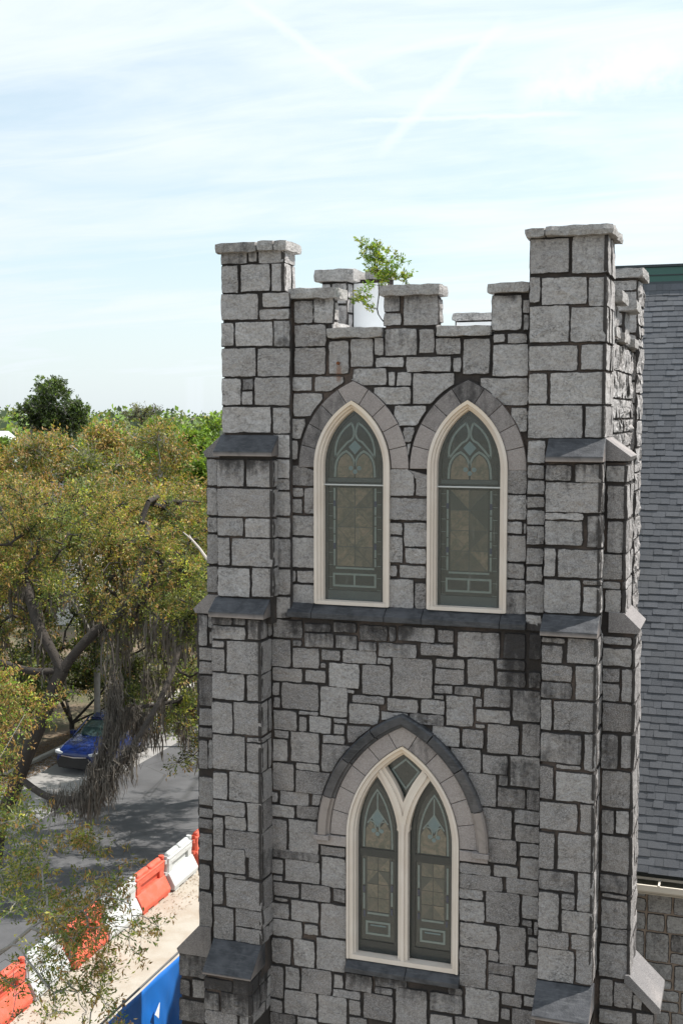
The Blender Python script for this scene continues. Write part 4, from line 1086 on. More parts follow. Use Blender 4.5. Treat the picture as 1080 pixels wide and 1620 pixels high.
    piece(fr_, 'lead_line', 'sash_light', lambda b: ([ribbon(b, [q(298, 700), q(298, 1232)], 0.007, y0 - 0.003, y0)] + [ribbon(b, [q(x0, yy), q(x1, yy)], 0.006, y0 - 0.003, y0) for yy in (834, 966, 1098)] +
          [ribbon(b, [q(x0, 702 + 132 * k), q(x1, 702 + 132 * (k + 2))], 0.005, y0 - 0.003, y0) for k in (0, 2)] + [ribbon(b, [q(x1, 702 + 132 * k), q(x0, 702 + 132 * (k + 2))], 0.005, y0 - 0.003, y0) for k in (0, 2)]))
    piece(fr_, 'border_strip', 'blue_glass', lambda b: ribbon(b, [q(170, 1242), q(426, 1242)], 0.026, y0, y1))
    piece(fr_, 'base_panel_border', 'blue_glass', lambda b: (ribbon(b, [q(158, 1283), q(434, 1283), q(434, 1362), q(158, 1362)], 0.028, y0, y1, True), ribbon(b, [q(296, 1283), q(296, 1362)], 0.026, y0 - 0.001, y1)))
    piece(fr_, 'storm_pane', 'storm', lambda b: poly_into(b, [(cx - 0.44, 9.975), (cx + 0.44, 9.975)] + arch_pts(cx, 11.87, 0.94, 0.5, 12)[::-1], 0.205, t=0.004))
upper_window(1.915, 11, 'left upper pointed window with hazy glazing and yellowed arch paint', 0.35)
upper_window(3.55, 12, 'right upper pointed window with streaked grey glazing', 0.30)

# lower twin window
CXL, ZS = 2.686, 6.65
lw = frame(CXL, ZS, 0.743, 4.87, [(1.555, 0.12), (1.555, -0.03), (1.525, -0.035), (1.515, 0.0), (1.47, 0.01), (1.455, 0.05), (1.44, 0.06), (1.43, 0.17)], 'twin_lancet_window', 'twin lancet window under a slate hood')
def tracery(b):
    b.prism([(2.618, 4.88), (2.664, 4.88), (2.664, 6.9), (2.618, 6.9)][::-1], 'y', 0.045, 0.17, (0, 0, 0))
    b.prism([(2.664, 4.88), (2.71, 4.88), (2.71, 6.9), (2.664, 6.9)][::-1], 'y', 0.012, 0.17, (0, 0, 0))
    b.prism([(2.71, 4.88), (2.756, 4.88), (2.756, 6.9), (2.71, 6.9)][::-1], 'y', 0.045, 0.17, (0, 0, 0))
piece(lw, 'mullion', 'cream', tracery)
for s in (1, -1):
    def arm(b, s=s):
        # arm follows an arc about a centre beyond the opposite springing
        cxa, R0, R1 = CXL - s * (1.50 - (2.62 - CXL) - 0.0) , 1.495, 1.665
        cxa = CXL + s * (-1.566)
        for (ra, rb, yf) in ((R0, R0 + 0.055, 0.05), (R0 + 0.055, R1 - 0.055, 0.018), (R1 - 0.055, R1, 0.05)):
            out, inn = [], []
            for k in range(15):
                t = 0.10 + (0.97 - 0.10) * k / 14
                for r_, lst in ((ra, inn), (rb, out)):
                    x = cxa + s * r_ * math.cos(t); z = ZS - 0.02 + r_ * math.sin(t)
                    # stop at the main arch
                    c = CXL + 0.743 if x < CXL else CXL - 0.743
                    d = math.hypot(x - c, z - ZS)
                    if d > 1.46:
                        kk = 1.46 / d; x, z = c + (x - c) * kk, ZS + (z - ZS) * kk
                    lst.append((x, z))
            P = out + inn[::-1]
            a2 = sum(P[i][0] * P[(i + 1) % len(P)][1] - P[(i + 1) % len(P)][0] * P[i][1] for i in range(len(P)))
            b.prism(P[::-1] if a2 > 0 else P, 'y', yf + 0.001 * s, 0.17, (0.1, 0, 0))
    piece(lw, 'tracery_arm', 'cream', arm)
piece(lw, 'frame_sill', 'cream', lambda b: b.box(CXL - 0.80, CXL + 0.80, 0.0, 0.2, 4.86, 4.925, (0, 0, 0)))
GY = 0.185
piece(lw, 'glass_field', 'dark_glass', lambda b: poly_into(b, [(CXL - 0.72, 4.9), (CXL + 0.72, 4.9)] + arch_pts(CXL, ZS, 1.46, 0.743, 14)[::-1], GY, t=0.01))
for s in (1, -1):
    def q(x, y, s=s):       # left lancet drawing, mirrored for the right one
        return (CXL + s * -((622 - 340) / 2 / 345.0 * 0 + (482 - x) / 352.0), 4.93 + (1392 - y) / 392.0)
    Y1, Y0 = GY - 0.001, GY - 0.009
    r = random.Random(31 + s)
    def out_sash(b):
        ribbon(b, [q(238, 1385), q(238, 700)] + arc3(q(238, 700), q(255, 520), q(333, 395), 8)[1:] + arc3(q(333, 395), q(415, 520), q(442, 700), 8)[1:] + [q(442, 1385)], 0.075, GY - 0.025, GY - 0.001)
        b.box(min(q(238, 0)[0], q(442, 0)[0]), max(q(238, 0)[0], q(442, 0)[0]), GY - 0.026, GY - 0.001, q(0, 840)[1], q(0, 800)[1])
        b.box(min(q(238, 0)[0], q(442, 0)[0]), max(q(238, 0)[0], q(442, 0)[0]), GY - 0.026, GY - 0.001, q(0, 1392)[1], q(0, 1330)[1])
    piece(lw, 'sash', 'sash', out_sash)
    piece(lw, 'lancet_border', 'blue_glass', lambda b: ribbon(b, [q(266, 792), q(268, 690)] + arc3(q(268, 690), q(290, 560), q(336, 462), 7)[1:] + arc3(q(336, 462), q(385, 560), q(412, 690), 7)[1:] + [q(414, 792)], 0.024, Y0, Y1))
    piece(lw, 'lancet_pane', 'amber', lambda b: poly_into(b, [q(276, 792), q(276, 690), q(300, 640), q(340, 690), q(378, 640), q(404, 690), q(404, 792)], Y0 + 0.003))
    piece(lw, 'diamond_pane', 'teal_glass', lambda b: poly_into(b, [q(337, 575), q(306, 625), q(337, 675), q(370, 625)], Y0))
    piece(lw, 'tracery_glass', 'blue_glass', lambda b: (ribbon(b, [q(337, 480), q(337, 578)], 0.02, Y0, Y1), ribbon(b, [q(337, 572), q(285, 655)], 0.02, Y0 - 0.001, Y1), ribbon(b, [q(337, 572), q(392, 655)], 0.02, Y0 - 0.002, Y1),
                                                      ribbon(b, arc3(q(300, 640), q(322, 655), q(326, 700), 4), 0.018, Y0, Y1), ribbon(b, arc3(q(375, 640), q(350, 655), q(347, 700), 4), 0.018, Y0, Y1)))
    piece(lw, 'trefoil_pane', 'teal_glass', lambda b: [disc(b, q(*c), 0.032, Y0 - 0.003) for c in ((316, 695), (358, 695), (337, 712))])
    piece(lw, 'border_strip', 'blue_glass', lambda b: (ribbon(b, [q(267, 862), q(267, 1010)], 0.026, Y0, Y1), ribbon(b, [q(413, 862), q(413, 990)], 0.026, Y0, Y1), ribbon(b, [q(413, 1040), q(413, 1120)], 0.026, Y0, Y1), ribbon(b, [q(285, 1172), q(398, 1172)], 0.03, Y0, Y1), ribbon(b, [q(267, 1060), q(267, 1150)], 0.026, Y0, Y1)))
    piece(lw, 'corner_pane', 'navy_glass', lambda b: [ribbon(b, [q(x_, a_), q(x_, a_ + 35)], 0.03, Y0 - 0.001, Y1) for x_, a_ in ((267, 1018), (413, 1000), (270, 1160), (412, 1135))])
    x0, x1, ya, yz = 282, 400, 845, 1160
    for i in range(2):
        for j in range(4):
            xa, xb = x0 + (x1 - x0) * i / 2 + 1.5, x0 + (x1 - x0) * (i + 1) / 2 - 1.5
            yA, yB = ya + (yz - ya) * j / 4 + 1.5, ya + (yz - ya) * (j + 1) / 4 - 1.5
            tri = ([(xa, yA), (xb, yA), (xa, yB)], [(xb, yA), (xb, yB), (xa, yB)]) if (i + j) % 2 else ([(xa, yA), (xb, yA), (xb, yB)], [(xa, yA), (xb, yB), (xa, yB)])
            for k, t in enumerate(tri):
                piece(lw, 'opalescent_pane', 'amber', lambda b, t=t, k=k: poly_into(b, [q(*p) for p in t], Y0 + 0.002 + 0.0006 * k, (max(0, min(1, r.gauss(0.3, 0.3))), 0, 0), 0.004))
    piece(lw, 'base_panel_border', 'blue_glass', lambda b: ribbon(b, [q(282, 1222), q(400, 1222), q(400, 1290), q(282, 1290)], 0.03, Y0, Y1, True))
    piece(lw, 'base_pane', 'teal_glass', lambda b: ribbon(b, [q(300, 1240), q(382, 1240)], 0.02, Y0, Y1))
# top kite light
piece(lw, 'lancet_border', 'blue_glass', lambda b: ribbon(b, [(CXL, 7.78), (CXL - 0.19, 7.62), (CXL, 7.36), (CXL + 0.19, 7.62)], 0.026, GY - 0.009, GY - 0.001, True))
piece(lw, 'outer_pane', 'storm_clear', lambda b: poly_into(b, [(CXL - 0.71, 4.92), (CXL + 0.71, 4.92)] + arch_pts(CXL, ZS, 1.45, 0.743, 14)[::-1], 0.155, t=0.003))

# rusty weep pipe with its stain
b = MB(); pp = at(535, 582, 15.9); b.tube([(1.72, 0.12, 13.31), (1.72, 0.05, 13.31)], 0.022, 8); b.build('weep_pipe', M['rust'], tower)
# ------------------------------------------------------------------ nave beside the tower
nave = empty('church_nave', (9.0, 9.0, 0), 'stone church nave with a steep grey shingled roof behind the tower', 'church')
PT = math.radians(56); S_, C_ = math.sin(PT), math.cos(PT)
EY, EZ = 3.2, 5.44; LEN = 12.0
b = MB(); b.box(5.0, 17.0, 3.53, 15.5, 0, 5.35); nave_wall = b.build('nave_wall', M['tan_mortar'], nave)
rng = random.Random(21); extra = MB(); k = 0
for r in ashlar(5.3, 8.2, 1.5, 5.28, rng, (0.2, 0.52), (0.25, 0.65), 0.045):
    big = r[0] < 6.6 and r[1] > 3.0
    mb = MB() if big else extra
    stone_into(mb, front(3.53), r, rng, proud=0.022, tone=rng.uniform(0.6, 0.9))
    if big: mb.build('stone', M['coping'], nave_wall)
extra.build('stone', M['coping'], nave_wall, kind='stuff')
b = MB()
b.prism([(EY, EZ), (EY + LEN * C_, EZ + LEN * S_), (EY + LEN * C_ + 6.6, EZ), (EY + 0.3, EZ - 0.2)][::-1], 'x', 4.3, 17.2)
roof = b.build('roof', M['dark_metal'], nave)
EXPO = 0.131; rows = int(LEN / EXPO) - 1
many = MB(); indiv = []
def shingle_into(mb, x0, x1, row, tone, jit, th=0.011):
    s0 = row * EXPO - 0.012 + jit; s1 = row * EXPO + EXPO + 0.03
    def P(x, s, d): return (x, EY + s * C_ - d * S_, EZ + s * S_ + d * C_)
    v = [P(x0, s0, 0.004), P(x1, s0, 0.004), P(x1, s1, 0.002), P(x0, s1, 0.002), P(x0, s0, th + 0.008), P(x1, s0, th + 0.008), P(x1, s1, 0.005), P(x0, s1, 0.005)]
    mb.add(v, [(4, 5, 6, 7), (0, 1, 5, 4), (1, 2, 6, 5), (2, 3, 7, 6), (3, 0, 4, 7)], (tone, 0, 0))
for row in range(rows):
    x = 4.3 + rng.uniform(0, 0.2)
    while x < 17.2:
        w = rng.choice((0.13, 0.16, 0.2, 0.24, 0.3)); x1 = min(x + w, 17.2)
        tone = min(1, max(0, rng.gauss(0.5, 0.24))); jit = rng.choice((0, 0, 0, -0.012)) + rng.uniform(-0.002, 0.002)
        th = rng.choice((0.007, 0.011, 0.016))
        xc = (x + x1) / 2; d = 0.9468 * (EY + row * EXPO * C_ + 16) - 0.3216 * (xc - 7.229)
        px_ = 540 + 1936 * ((xc - 7.229) * 0.9468 + (EY + row * EXPO * C_ + 16) * 0.3216) / d
        if 1000 < px_ < 1085 and len(indiv) < 298:
            mb = MB(); shingle_into(mb, x + 0.002, x1 - 0.002, row, tone, jit, th); indiv.append(mb.build('shingle', M['shingle'], roof))
        else: shingle_into(many, x + 0.002, x1 - 0.002, row, tone, jit, th)
        x = x1
many.build('shingle', M['shingle'], roof, kind='stuff')
RY, RZ = EY + LEN * C_, EZ + LEN * S_
b = MB(); b.box(4.25, 17.2, RY - 0.06, RY + 0.25, RZ - 0.12, RZ + 0.20); b.build('ridge_flashing', M['green_metal'], nave, bevel=0.01)
b = MB(); b.box(4.22, 17.2, RY - 0.085, RY + 0.28, RZ + 0.205, RZ + 0.255); b.build('ridge_trim', M['dark_metal'], nave)
b = MB(); b.box(4.25, 17.2, RY - 0.075, RY - 0.062, RZ + 0.03, RZ + 0.05); b.build('ridge_seam', M['dark_metal'], nave)
# box gutter
b = MB(); GX0, GX1 = 5.2, 17.0
prof = [(3.50, 5.32), (3.50, 5.12), (3.10, 5.12), (3.02, 5.20), (3.00, 5.30), (3.03, 5.30), (3.05, 5.215), (3.12, 5.15), (3.48, 5.15), (3.48, 5.32)]
b.prism(prof[::-1], 'x', GX0, GX1); gut = b.build('gutter', M['gutter'], nave)
b = MB(); b.box(GX0, GX1, 3.06, 3.47, 5.155, 5.215); b.build('leaf_debris', M['debris'], gut)
for x in (5.95, 7.1, 8.2): 
    b = MB(); b.box(x, x + 0.03, 2.995, 3.25, 5.305, 5.318); b.build('gutter_strap', M['gutter'], gut)

# ------------------------------------------------------------------ ground, road, kerbs
def sheet(name, x0, x1, y0, y1, z, mat, nx=1, ny=1):
    b = MB(); b.add([(x0, y0, z), (x1, y0, z), (x1, y1, z), (x0, y1, z)], [(0, 1, 2, 3)])
    return b.build(name, M[mat], None, kind='structure', origin=(0, 0, z))
sheet('ground', -2500, 2500, -600, 4500, -0.02, 'soil')
sheet('road', -13.6, -7.75, -60, 300, 0.0, 'asphalt')
sheet('parking_lane', -17.2, -13.6, -60, 33, 0.004, 'concrete')
b = MB(); b.box(-17.4, -17.2, -60, 42, -0.1, 0.13); b.build('far_kerb', M['kerb'], None, kind='structure', bevel=0.02)
b = MB(); b.box(-7.75, -7.6, -60, 300, -0.1, 0.09); b.build('near_kerb', M['kerb'], None, kind='structure', bevel=0.02)
sheet('pavement', -7.6, 3.0, -60, 27, 0.05, 'sandy')
b = MB(); b.box(-4.6, -3.75, -20, 40, 0.0, 0.07); b.build('path', M['concrete'], None, kind='structure', bevel=0.015)
# fallen leaves in the gutter of the parking lane and on the pavement
nprng = np.random.default_rng(5)
def litter(name, n, xr, yr, z, size, cols):
    c = np.stack([nprng.uniform(*xr, n), nprng.uniform(*yr, n), np.full(n, z) + nprng.uniform(0.004, 0.03, n)], 1)
    a = nprng.uniform(0, 6.283, n); L = size * nprng.uniform(0.6, 1.3, n)
    d = np.stack([np.cos(a), np.sin(a), nprng.uniform(-.3, .3, n)], 1) * L[:, None]; s = np.stack([-np.sin(a), np.cos(a), nprng.uniform(-.3, .3, n)], 1) * L[:, None] * 0.4
    V = np.stack([c - d, c - s, c + d, c + s], 1).reshape(-1, 3)
    C4 = np.repeat(np.array(cols)[nprng.integers(0, len(cols), n)], 4, 0)
    fast_mesh(name, V, np.arange(4 * n), 4, M['leaf'], colors=C4, kind='stuff', label='dry brown leaves scattered along the kerb and pavement', category='leaf litter')
lc = [(0.20, 0.11, 0.05), (0.13, 0.07, 0.035), (0.27, 0.17, 0.09)]
litter('fallen_leaves', 16000, (-18.5, -16.4), (10, 32), 0.0, 0.045, lc)
litter('fallen_leaves', 2500, (-7.9, -6.2), (2, 22), 0.05, 0.03, lc)

# ------------------------------------------------------------------ water-filled barriers
def make_barrier(mat, label):
    root = empty('traffic_barrier', (0, 0, 0), label, 'barrier', 'plastic barriers in a row along the kerb')
    L = 0.76
    b = MB()
    lower = [(-0.27, 0.05), (-0.29, 0.17), (-0.115, 0.50), (0.115, 0.50), (0.29, 0.17), (0.27, 0.05)]
    b.prism(lower, 'y', -L, L)
    body = b.build('body', M[mat], root, bevel=0.02)
    b = MB()
    for y0, y1 in ((-L + .03, -0.50), (0.50, L - .03)): b.box(-0.10, 0.10, y0, y1, 0.50, 0.70)
    b.box(-0.03, 0.03, -0.5, 0.5, 0.5, 0.7)
    b.box(-0.115, 0.115, -L + 0.01, L - 0.01, 0.70, 0.90)
    b.box(-0.13, 0.13, -L, L, 0.86, 0.895)
    b.build('upper_beam', M[mat], root, bevel=0.015)
    for y0, y1 in ((-0.64, -0.04), (0.04, 0.64)):
        b = MB(); b.tube([(0, y0, 0.92), (0, y0 + 0.04, 0.925), (0, y1 - 0.04, 0.925), (0, y1, 0.92)], [0.06, 0.088, 0.088, 0.06], 12)
        b.build('top_lug', M[mat], root, smooth=False)
    for s in (-1, 1):
        b = MB(); y = s * (L + 0.02)
        for z0, z1 in ((0.30, 0.42), (0.62, 0.72), (0.93, 1.0)) if s > 0 else ((0.44, 0.54), (0.76, 0.86)):
            b.tube([(0, y, z0), (0, y, z1)], 0.075, 10)
        b.box(-0.075, 0.075, y - 0.03 if s > 0 else y, y if s > 0 else y + 0.03, 0.25, 0.95)
        b.build('hinge_knuckle', M[mat], root)
    for y in (-0.55, 0.0, 0.55):
        b = MB(); b.box(-0.25, 0.25, y - 0.12, y + 0.12, 0.0, 0.05); b.build('foot', M[mat], root)
    for s in (-1, 1):
        for y0 in (-0.62, 0.30):
            b = MB(); b.box(s * 0.118 - 0.004, s * 0.118 + 0.004, y0, y0 + 0.3, 0.755, 0.80)
            b.build('embossed_panel', M[mat], root)
    return root
def copy_tree(o, label):
    r = o.copy(); col.objects.link(r); r['label'] = label
    for ch in [c for c in bpy.data.objects if c.parent == o]:
        c = ch.copy(); col.objects.link(c); c.parent = r
    return r
proto = {}
spots = [(14.6, 'orange_plastic', 'orange plastic barrier half hidden by the tower corner', -7.25, 0.02),
         (12.92, 'white_plastic', 'white plastic barrier nearest the tower, fully in view between two orange ones', -7.27, 0.03),
         (11.28, 'orange_plastic', 'orange plastic barrier in the open beside the white one nearest the tower', -7.3, 0.0),
         (9.68, 'white_plastic', 'white plastic barrier partly behind thin oak twigs, in the middle of the row', -7.3, -0.03),
         (8.08, 'orange_plastic', 'orange plastic barrier mostly covered by oak leaves', -7.32, 0.02),
         (6.48, 'white_plastic', 'white plastic barrier under the foreground oak branch', -7.35, 0.05),
         (4.88, 'orange_plastic', 'orange plastic barrier nearest the camera, at the left edge of the photo', -7.33, 0.0)]
for y, mt, lab, x, rz in spots:
    if mt not in proto: proto[mt] = r = make_barrier(mt, lab)
    else: r = copy_tree(proto[mt], lab)
    r.location = (x, y, 0.05 - 0.0); r.rotation_euler = (0, 0, rz)

# ------------------------------------------------------------------ blue tarpaulin fence
fence = empty('tarp_fence', (-3.5, 3.3, 0.05), 'blue tarpaulin screen on a metal fence with a white triangular patch', 'fence')
b = MB(); nx, nz = 90, 14; vs = []; fs = []
Y0f, Y1f, ZT = 0.6, 6.6, 1.80
rr = random.Random(3)
for i in range(nx + 1):
    y = Y0f + (Y1f - Y0f) * i / nx
    for k in range(nz + 1):
        z = 0.08 + (ZT - 0.08) * k / nz
        f = mnoise.noise(Vector((y * 1.3, z * 0.5, 1))) * 0.09 + mnoise.noise(Vector((y * 2.6 + z * 1.4, z * 0.7, 4))) * 0.05 + mnoise.noise(Vector((y * 7, z * 1.5, 9))) * 0.012
        vs.append((-3.46 + f * (1 - (z / ZT) ** 6), y, z - 0.02 * abs(math.sin(y * 2.1)) * (k / nz)))
for i in range(nx):
    for k in range(nz): a_ = i * (nz + 1) + k; fs.append((a_, a_ + nz + 1, a_ + nz + 2, a_ + 1))
b.add(vs, fs); tp = b.build('tarpaulin', M['tarp'], fence, smooth=True)
md = tp.modifiers.new('thickness', 'SOLIDIFY'); md.thickness = 0.004
b = MB(); b.tube([(-3.5, Y0f, 1.83), (-3.5, Y1f, 1.83)], 0.022, 8); b.build('top_rail', M['post'], fence)
for y in (0.7, 3.22, 6.5):
    b = MB(); b.tube([(-3.53, y, 0.05), (-3.53, y, 1.86)], 0.03, 8); b.build('post', M['post'], fence)
b = MB(); yc, zc_ = 4.22, 1.16
b.prism([(yc - 0.11, zc_ + 0.02), (yc + 0.04, zc_ - 0.12), (yc + 0.09, zc_ + 0.17)], 'x', -3.36, -3.35, (0, 0, 0)); b.build('patch', M['membrane'], fence)

# ------------------------------------------------------------------ blue car
car = empty('parked_car', (-15.1, 22.9, 0.004), 'blue car parked facing the camera behind the mossy oak limb', 'car')
carpaint = simple('blue_car_paint', (0.008, 0.024, 0.13), 0.25, 0.1, 2); carpaint.node_tree.nodes['Principled BSDF'].inputs['Coat Weight'].default_value = 0.6
M['carpaint'] = carpaint; M['carglass'] = simple('car_glass', (0.05, 0.085, 0.085), 0.08, 0.1, 3); M['black'] = simple('black_plastic', (0.012, 0.012, 0.014), 0.5, 0.2, 5)
M['chrome'] = simple('chrome', (0.6, 0.6, 0.62), 0.15, 0.05, 5, metal=1.0); M['lamp'] = simple('headlamp_glass', (0.6, 0.62, 0.65), 0.1, 0.1, 8); M['tyre'] = simple('tyre_rubber', (0.02, 0.02, 0.02), 0.9, 0.2, 8)
CX, CY = -15.1, 22.9
def loft(secs, n=12):
    """cross sections (y, half width at sill, half width at belt, z bottom, z belt, z top, half width top)"""
    vs = []; fs = []
    for (y, wb, wm, z0, zm, z1, wt_) in secs:
        half = [(0, z0), (wb * 0.9, z0), (wb, z0 + 0.08), (wm, (z0 + zm) / 2), (wm, zm), (wt_ + (wm - wt_) * 0.15, z1 - 0.05 * (z1 - zm) - 0.02), (wt_ * 0.85, z1 - 0.005), (0, z1 + 0.01)]
        ring = half + [(-a_, c_) for a_, c_ in half[1:-1][::-1]]
        vs += [(CX + a_, CY + y, c_) for a_, c_ in ring]
    m2 = 14
    for i in range(len(secs) - 1):
        for k in range(m2): j = (k + 1) % m2; fs.append((i * m2 + k, i * m2 + j, (i + 1) * m2 + j, (i + 1) * m2 + k))
    fs.append(tuple(range(m2))[::-1]); fs.append(tuple(range((len(secs) - 1) * m2, len(secs) * m2)))
    fs = [f[::-1] for f in fs]
    return vs, fs
b = MB(); b.add(*loft([(-2.2, .62, .66, .30, .55, .72, .55), (-2.1, .78, .82, .22, .62, .82, .70), (-1.8, .86, .88, .2, .72, .93, .76), (-1.0, .89, .91, .2, .86, 1.04, .80), (-0.8, .89, .91, .2, .9, 1.06, .82), (1.9, .89, .91, .22, .95, 1.12, .82), (2.15, .82, .85, .3, .9, 1.05, .78), (2.22, .7, .75, .4, .8, .95, .7)]))
body = b.build('body', carpaint, car, smooth=False); md = body.modifiers.new('round', 'SUBSURF'); md.levels = 2; md.render_levels = 2
b = MB(); b.add(*loft([(-0.95, .70, .78, .98, 1.0, 1.04, .70), (-0.15, .74, .78, .98, 1.1, 1.52, .60), (0.3, .76, .79, .98, 1.1, 1.58, .60), (1.4, .76, .79, .98, 1.1, 1.55, .58), (2.0, .70, .76, .98, 1.05, 1.16, .62)]))
cabin = b.build('cabin_glass', M['carglass'], car); md = cabin.modifiers.new('round', 'SUBSURF'); md.levels = 1; md.render_levels = 1
b = MB(); b.add(*loft([(-0.18, .50, .55, 1.48, 1.5, 1.545, .52), (0.3, .60, .63, 1.5, 1.54, 1.60, .56), (1.4, .60, .63, 1.48, 1.52, 1.58, .56), (1.6, .5, .56, 1.40, 1.44, 1.50, .5)])); b.build('car_roof', carpaint, car)
for s in (-1, 1):
    for yy in (-0.05, 0.75, 1.5):
        b = MB(); top = {-0.05: (-0.1, 1.53), 0.75: (0.75, 1.56), 1.5: (1.35, 1.52)}[yy]; bot = {-0.05: -0.98, 0.75: 0.72, 1.5: 1.95}[yy]
        b.tube([(CX + s * 0.79, CY + bot, 1.02), (CX + s * 0.63, CY + top[0], top[1])], 0.03, 6); b.build('window_pillar', carpaint, car)
    b = MB(); b.prism([(CX + s * 0.52, .66), (CX + s * 0.82, .72), (CX + s * 0.82, .82), (CX + s * 0.50, .76)][::s], 'y', CY - 2.16, CY - 1.9); b.build('headlight', M['lamp'], car, bevel=0.02)
    b = MB(); b.box(min(CX + s * .88, CX + s * 1.05), max(CX + s * .88, CX + s * 1.05), CY - 0.75, CY - 0.62, 1.02, 1.15); b.build('wing_mirror', carpaint, car, bevel=0.02)
    for yy in (-1.35, 1.35):
        b = MB(); b.tube([(CX + s * .70, CY + yy, .33), (CX + s * .91, CY + yy, .33)], .33, 20); w_ = b.build('wheel', M['tyre'], car, bevel=0.02)
        b = MB(); b.tube([(CX + s * .905, CY + yy, .33), (CX + s * .925, CY + yy, .33)], .2, 12); b.build('rim', M['chrome'], w_)
b = MB(); b.prism([(CX - .62, .24), (CX + .62, .24), (CX + .70, .42), (CX + .55, .62), (CX - .55, .62), (CX - .70, .42)], 'y', CY - 2.26, CY - 2.0); b.build('grille', M['black'], car, bevel=0.02)
b = MB(); b.prism([(CX - .5, .655), (CX, .615), (CX + .5, .655), (CX + .5, .685), (CX, .65), (CX - .5, .685)], 'y', CY - 2.275, CY - 2.2); b.build('grille_trim', M['chrome'], car)

# ------------------------------------------------------------------ a house glimpsed between the far trees
hp = at(40, 770, 78); hx, hy = hp[0], hp[1]
house = empty('distant_house', (hx, hy, 0), 'grey roofed house glimpsed through the oak crowns', 'house')
b = MB(); b.box(hx - 6, hx + 6, hy - 4, hy + 4, 0, 6.2); w_ = b.build('house_wall', simple('pale_siding', (0.55, 0.54, 0.52), 0.8, 0.1, 1), house)
b = MB(); b.prism([(hy - 4.5, 6.0), (hy + 4.5, 6.0), (hy, 9.0)], 'x', hx - 6.4, hx + 6.4); b.build('house_roof', simple('grey_house_roof', (0.17, 0.165, 0.19), 0.9, 0.25, 1.5), house)
for dx in (-4, -1.3, 1.3, 4):
    b = MB(); b.box(hx + dx - 0.5, hx + dx + 0.5, hy - 4.04, hy - 3.98, 3.2, 4.8); b.build('window', M['dark_glass'], w_)
hp = at(-6, 706, 105); h2 = empty('distant_house', (hp[0], hp[1], 0), 'white walled building at the left edge beyond the trees', 'house')
b = MB(); b.box(hp[0] - 6, hp[0] + 1.0, hp[1] - 3, hp[1] + 3, 0, 9.6); b.build('house_wall', M['membrane'], h2)
b = MB(); b.prism([(hp[1] - 3.3, 9.6), (hp[1] + 3.3, 9.6), (hp[1], 11.2)], 'x', hp[0] - 6.3, hp[0] + 1.3); b.build('house_roof', M['membrane'], h2)
hp = at(-5, 780, 60); 

# ------------------------------------------------------------------ trees
def skeleton(paths, targets, rng_, r_tip=0.008, expo=2.4, wig=0.12, step=0.55):
    """paths: guided limbs as lists of points, the first starts on the ground. returns nodes, parents, radii"""
    P = []; par = []
    def nearest(p):
        d = np.linalg.norm(np.array(P) - p, axis=1); return int(d.argmin())
    def grow(start, pts):
        cur = start
        for p in pts:
            p = np.array(p, float); q = P[cur]; L = np.linalg.norm(p - q); n = max(1, int(L / step))
            for k in range(1, n + 1):
                t = k / n; w = rng_.normal(0, wig * min(1, L) * 0.35, 3) * (1 if k < n else 0.3)
                P.append(q + (p - q) * t + w); par.append(cur); cur = len(P) - 1
        return cur
    def smooth(pa):
        Q = [np.array(p, float) for p in pa]
        if len(Q) < 3: return Q
        out = []
        for i in range(len(Q) - 1):
            a, b_, c, d = Q[max(i - 1, 0)], Q[i], Q[i + 1], Q[min(i + 2, len(Q) - 1)]
            for t in (0, 0.25, 0.5, 0.75): out.append(0.5 * (2 * b_ + (c - a) * t + (2 * a - 5 * b_ + 4 * c - d) * t * t + (3 * b_ - a - 3 * c + d) * t ** 3))
        return out + [Q[-1]]
    paths = [smooth(pa) for pa in paths]
    P.append(np.array(paths[0][0], float)); par.append(-1)
    grow(0, paths[0][1:])
    for pa in paths[1:]:
        s = nearest(np.array(pa[0], float)); grow(s, pa[1:])
    guided = len(P)
    root_top = np.array(P[min(len(P) - 1, 3)])
    T = np.array(targets); order = np.argsort(np.linalg.norm(T - T.mean(0), axis=1) * 0.3 + np.min(np.linalg.norm(T[:, None] - np.array(P)[None], axis=2), axis=1))
    tips = []
    for i in order:
        t = T[i]; A = np.array(P); d = np.linalg.norm(A - t, axis=1); d[:2] += 5
        s = int(d.argmin())
        mid = (A[s] + t) / 2 + rng_.normal(0, 0.10 * d[s], 3) + np.array([0, 0, 0.10 * d[s]])
        e = grow(s, [mid, t]); tips.append(e)
    n = len(P); acc = np.zeros(n); kids = np.zeros(n, int)
    for i in range(1, n): kids[par[i]] += 1
    for i in range(n - 1, 0, -1):
        if kids[i] == 0: acc[i] = r_tip ** expo
        acc[par[i]] += acc[i]
    R = acc ** (1 / expo)
    return np.array(P), np.array(par), R, tips
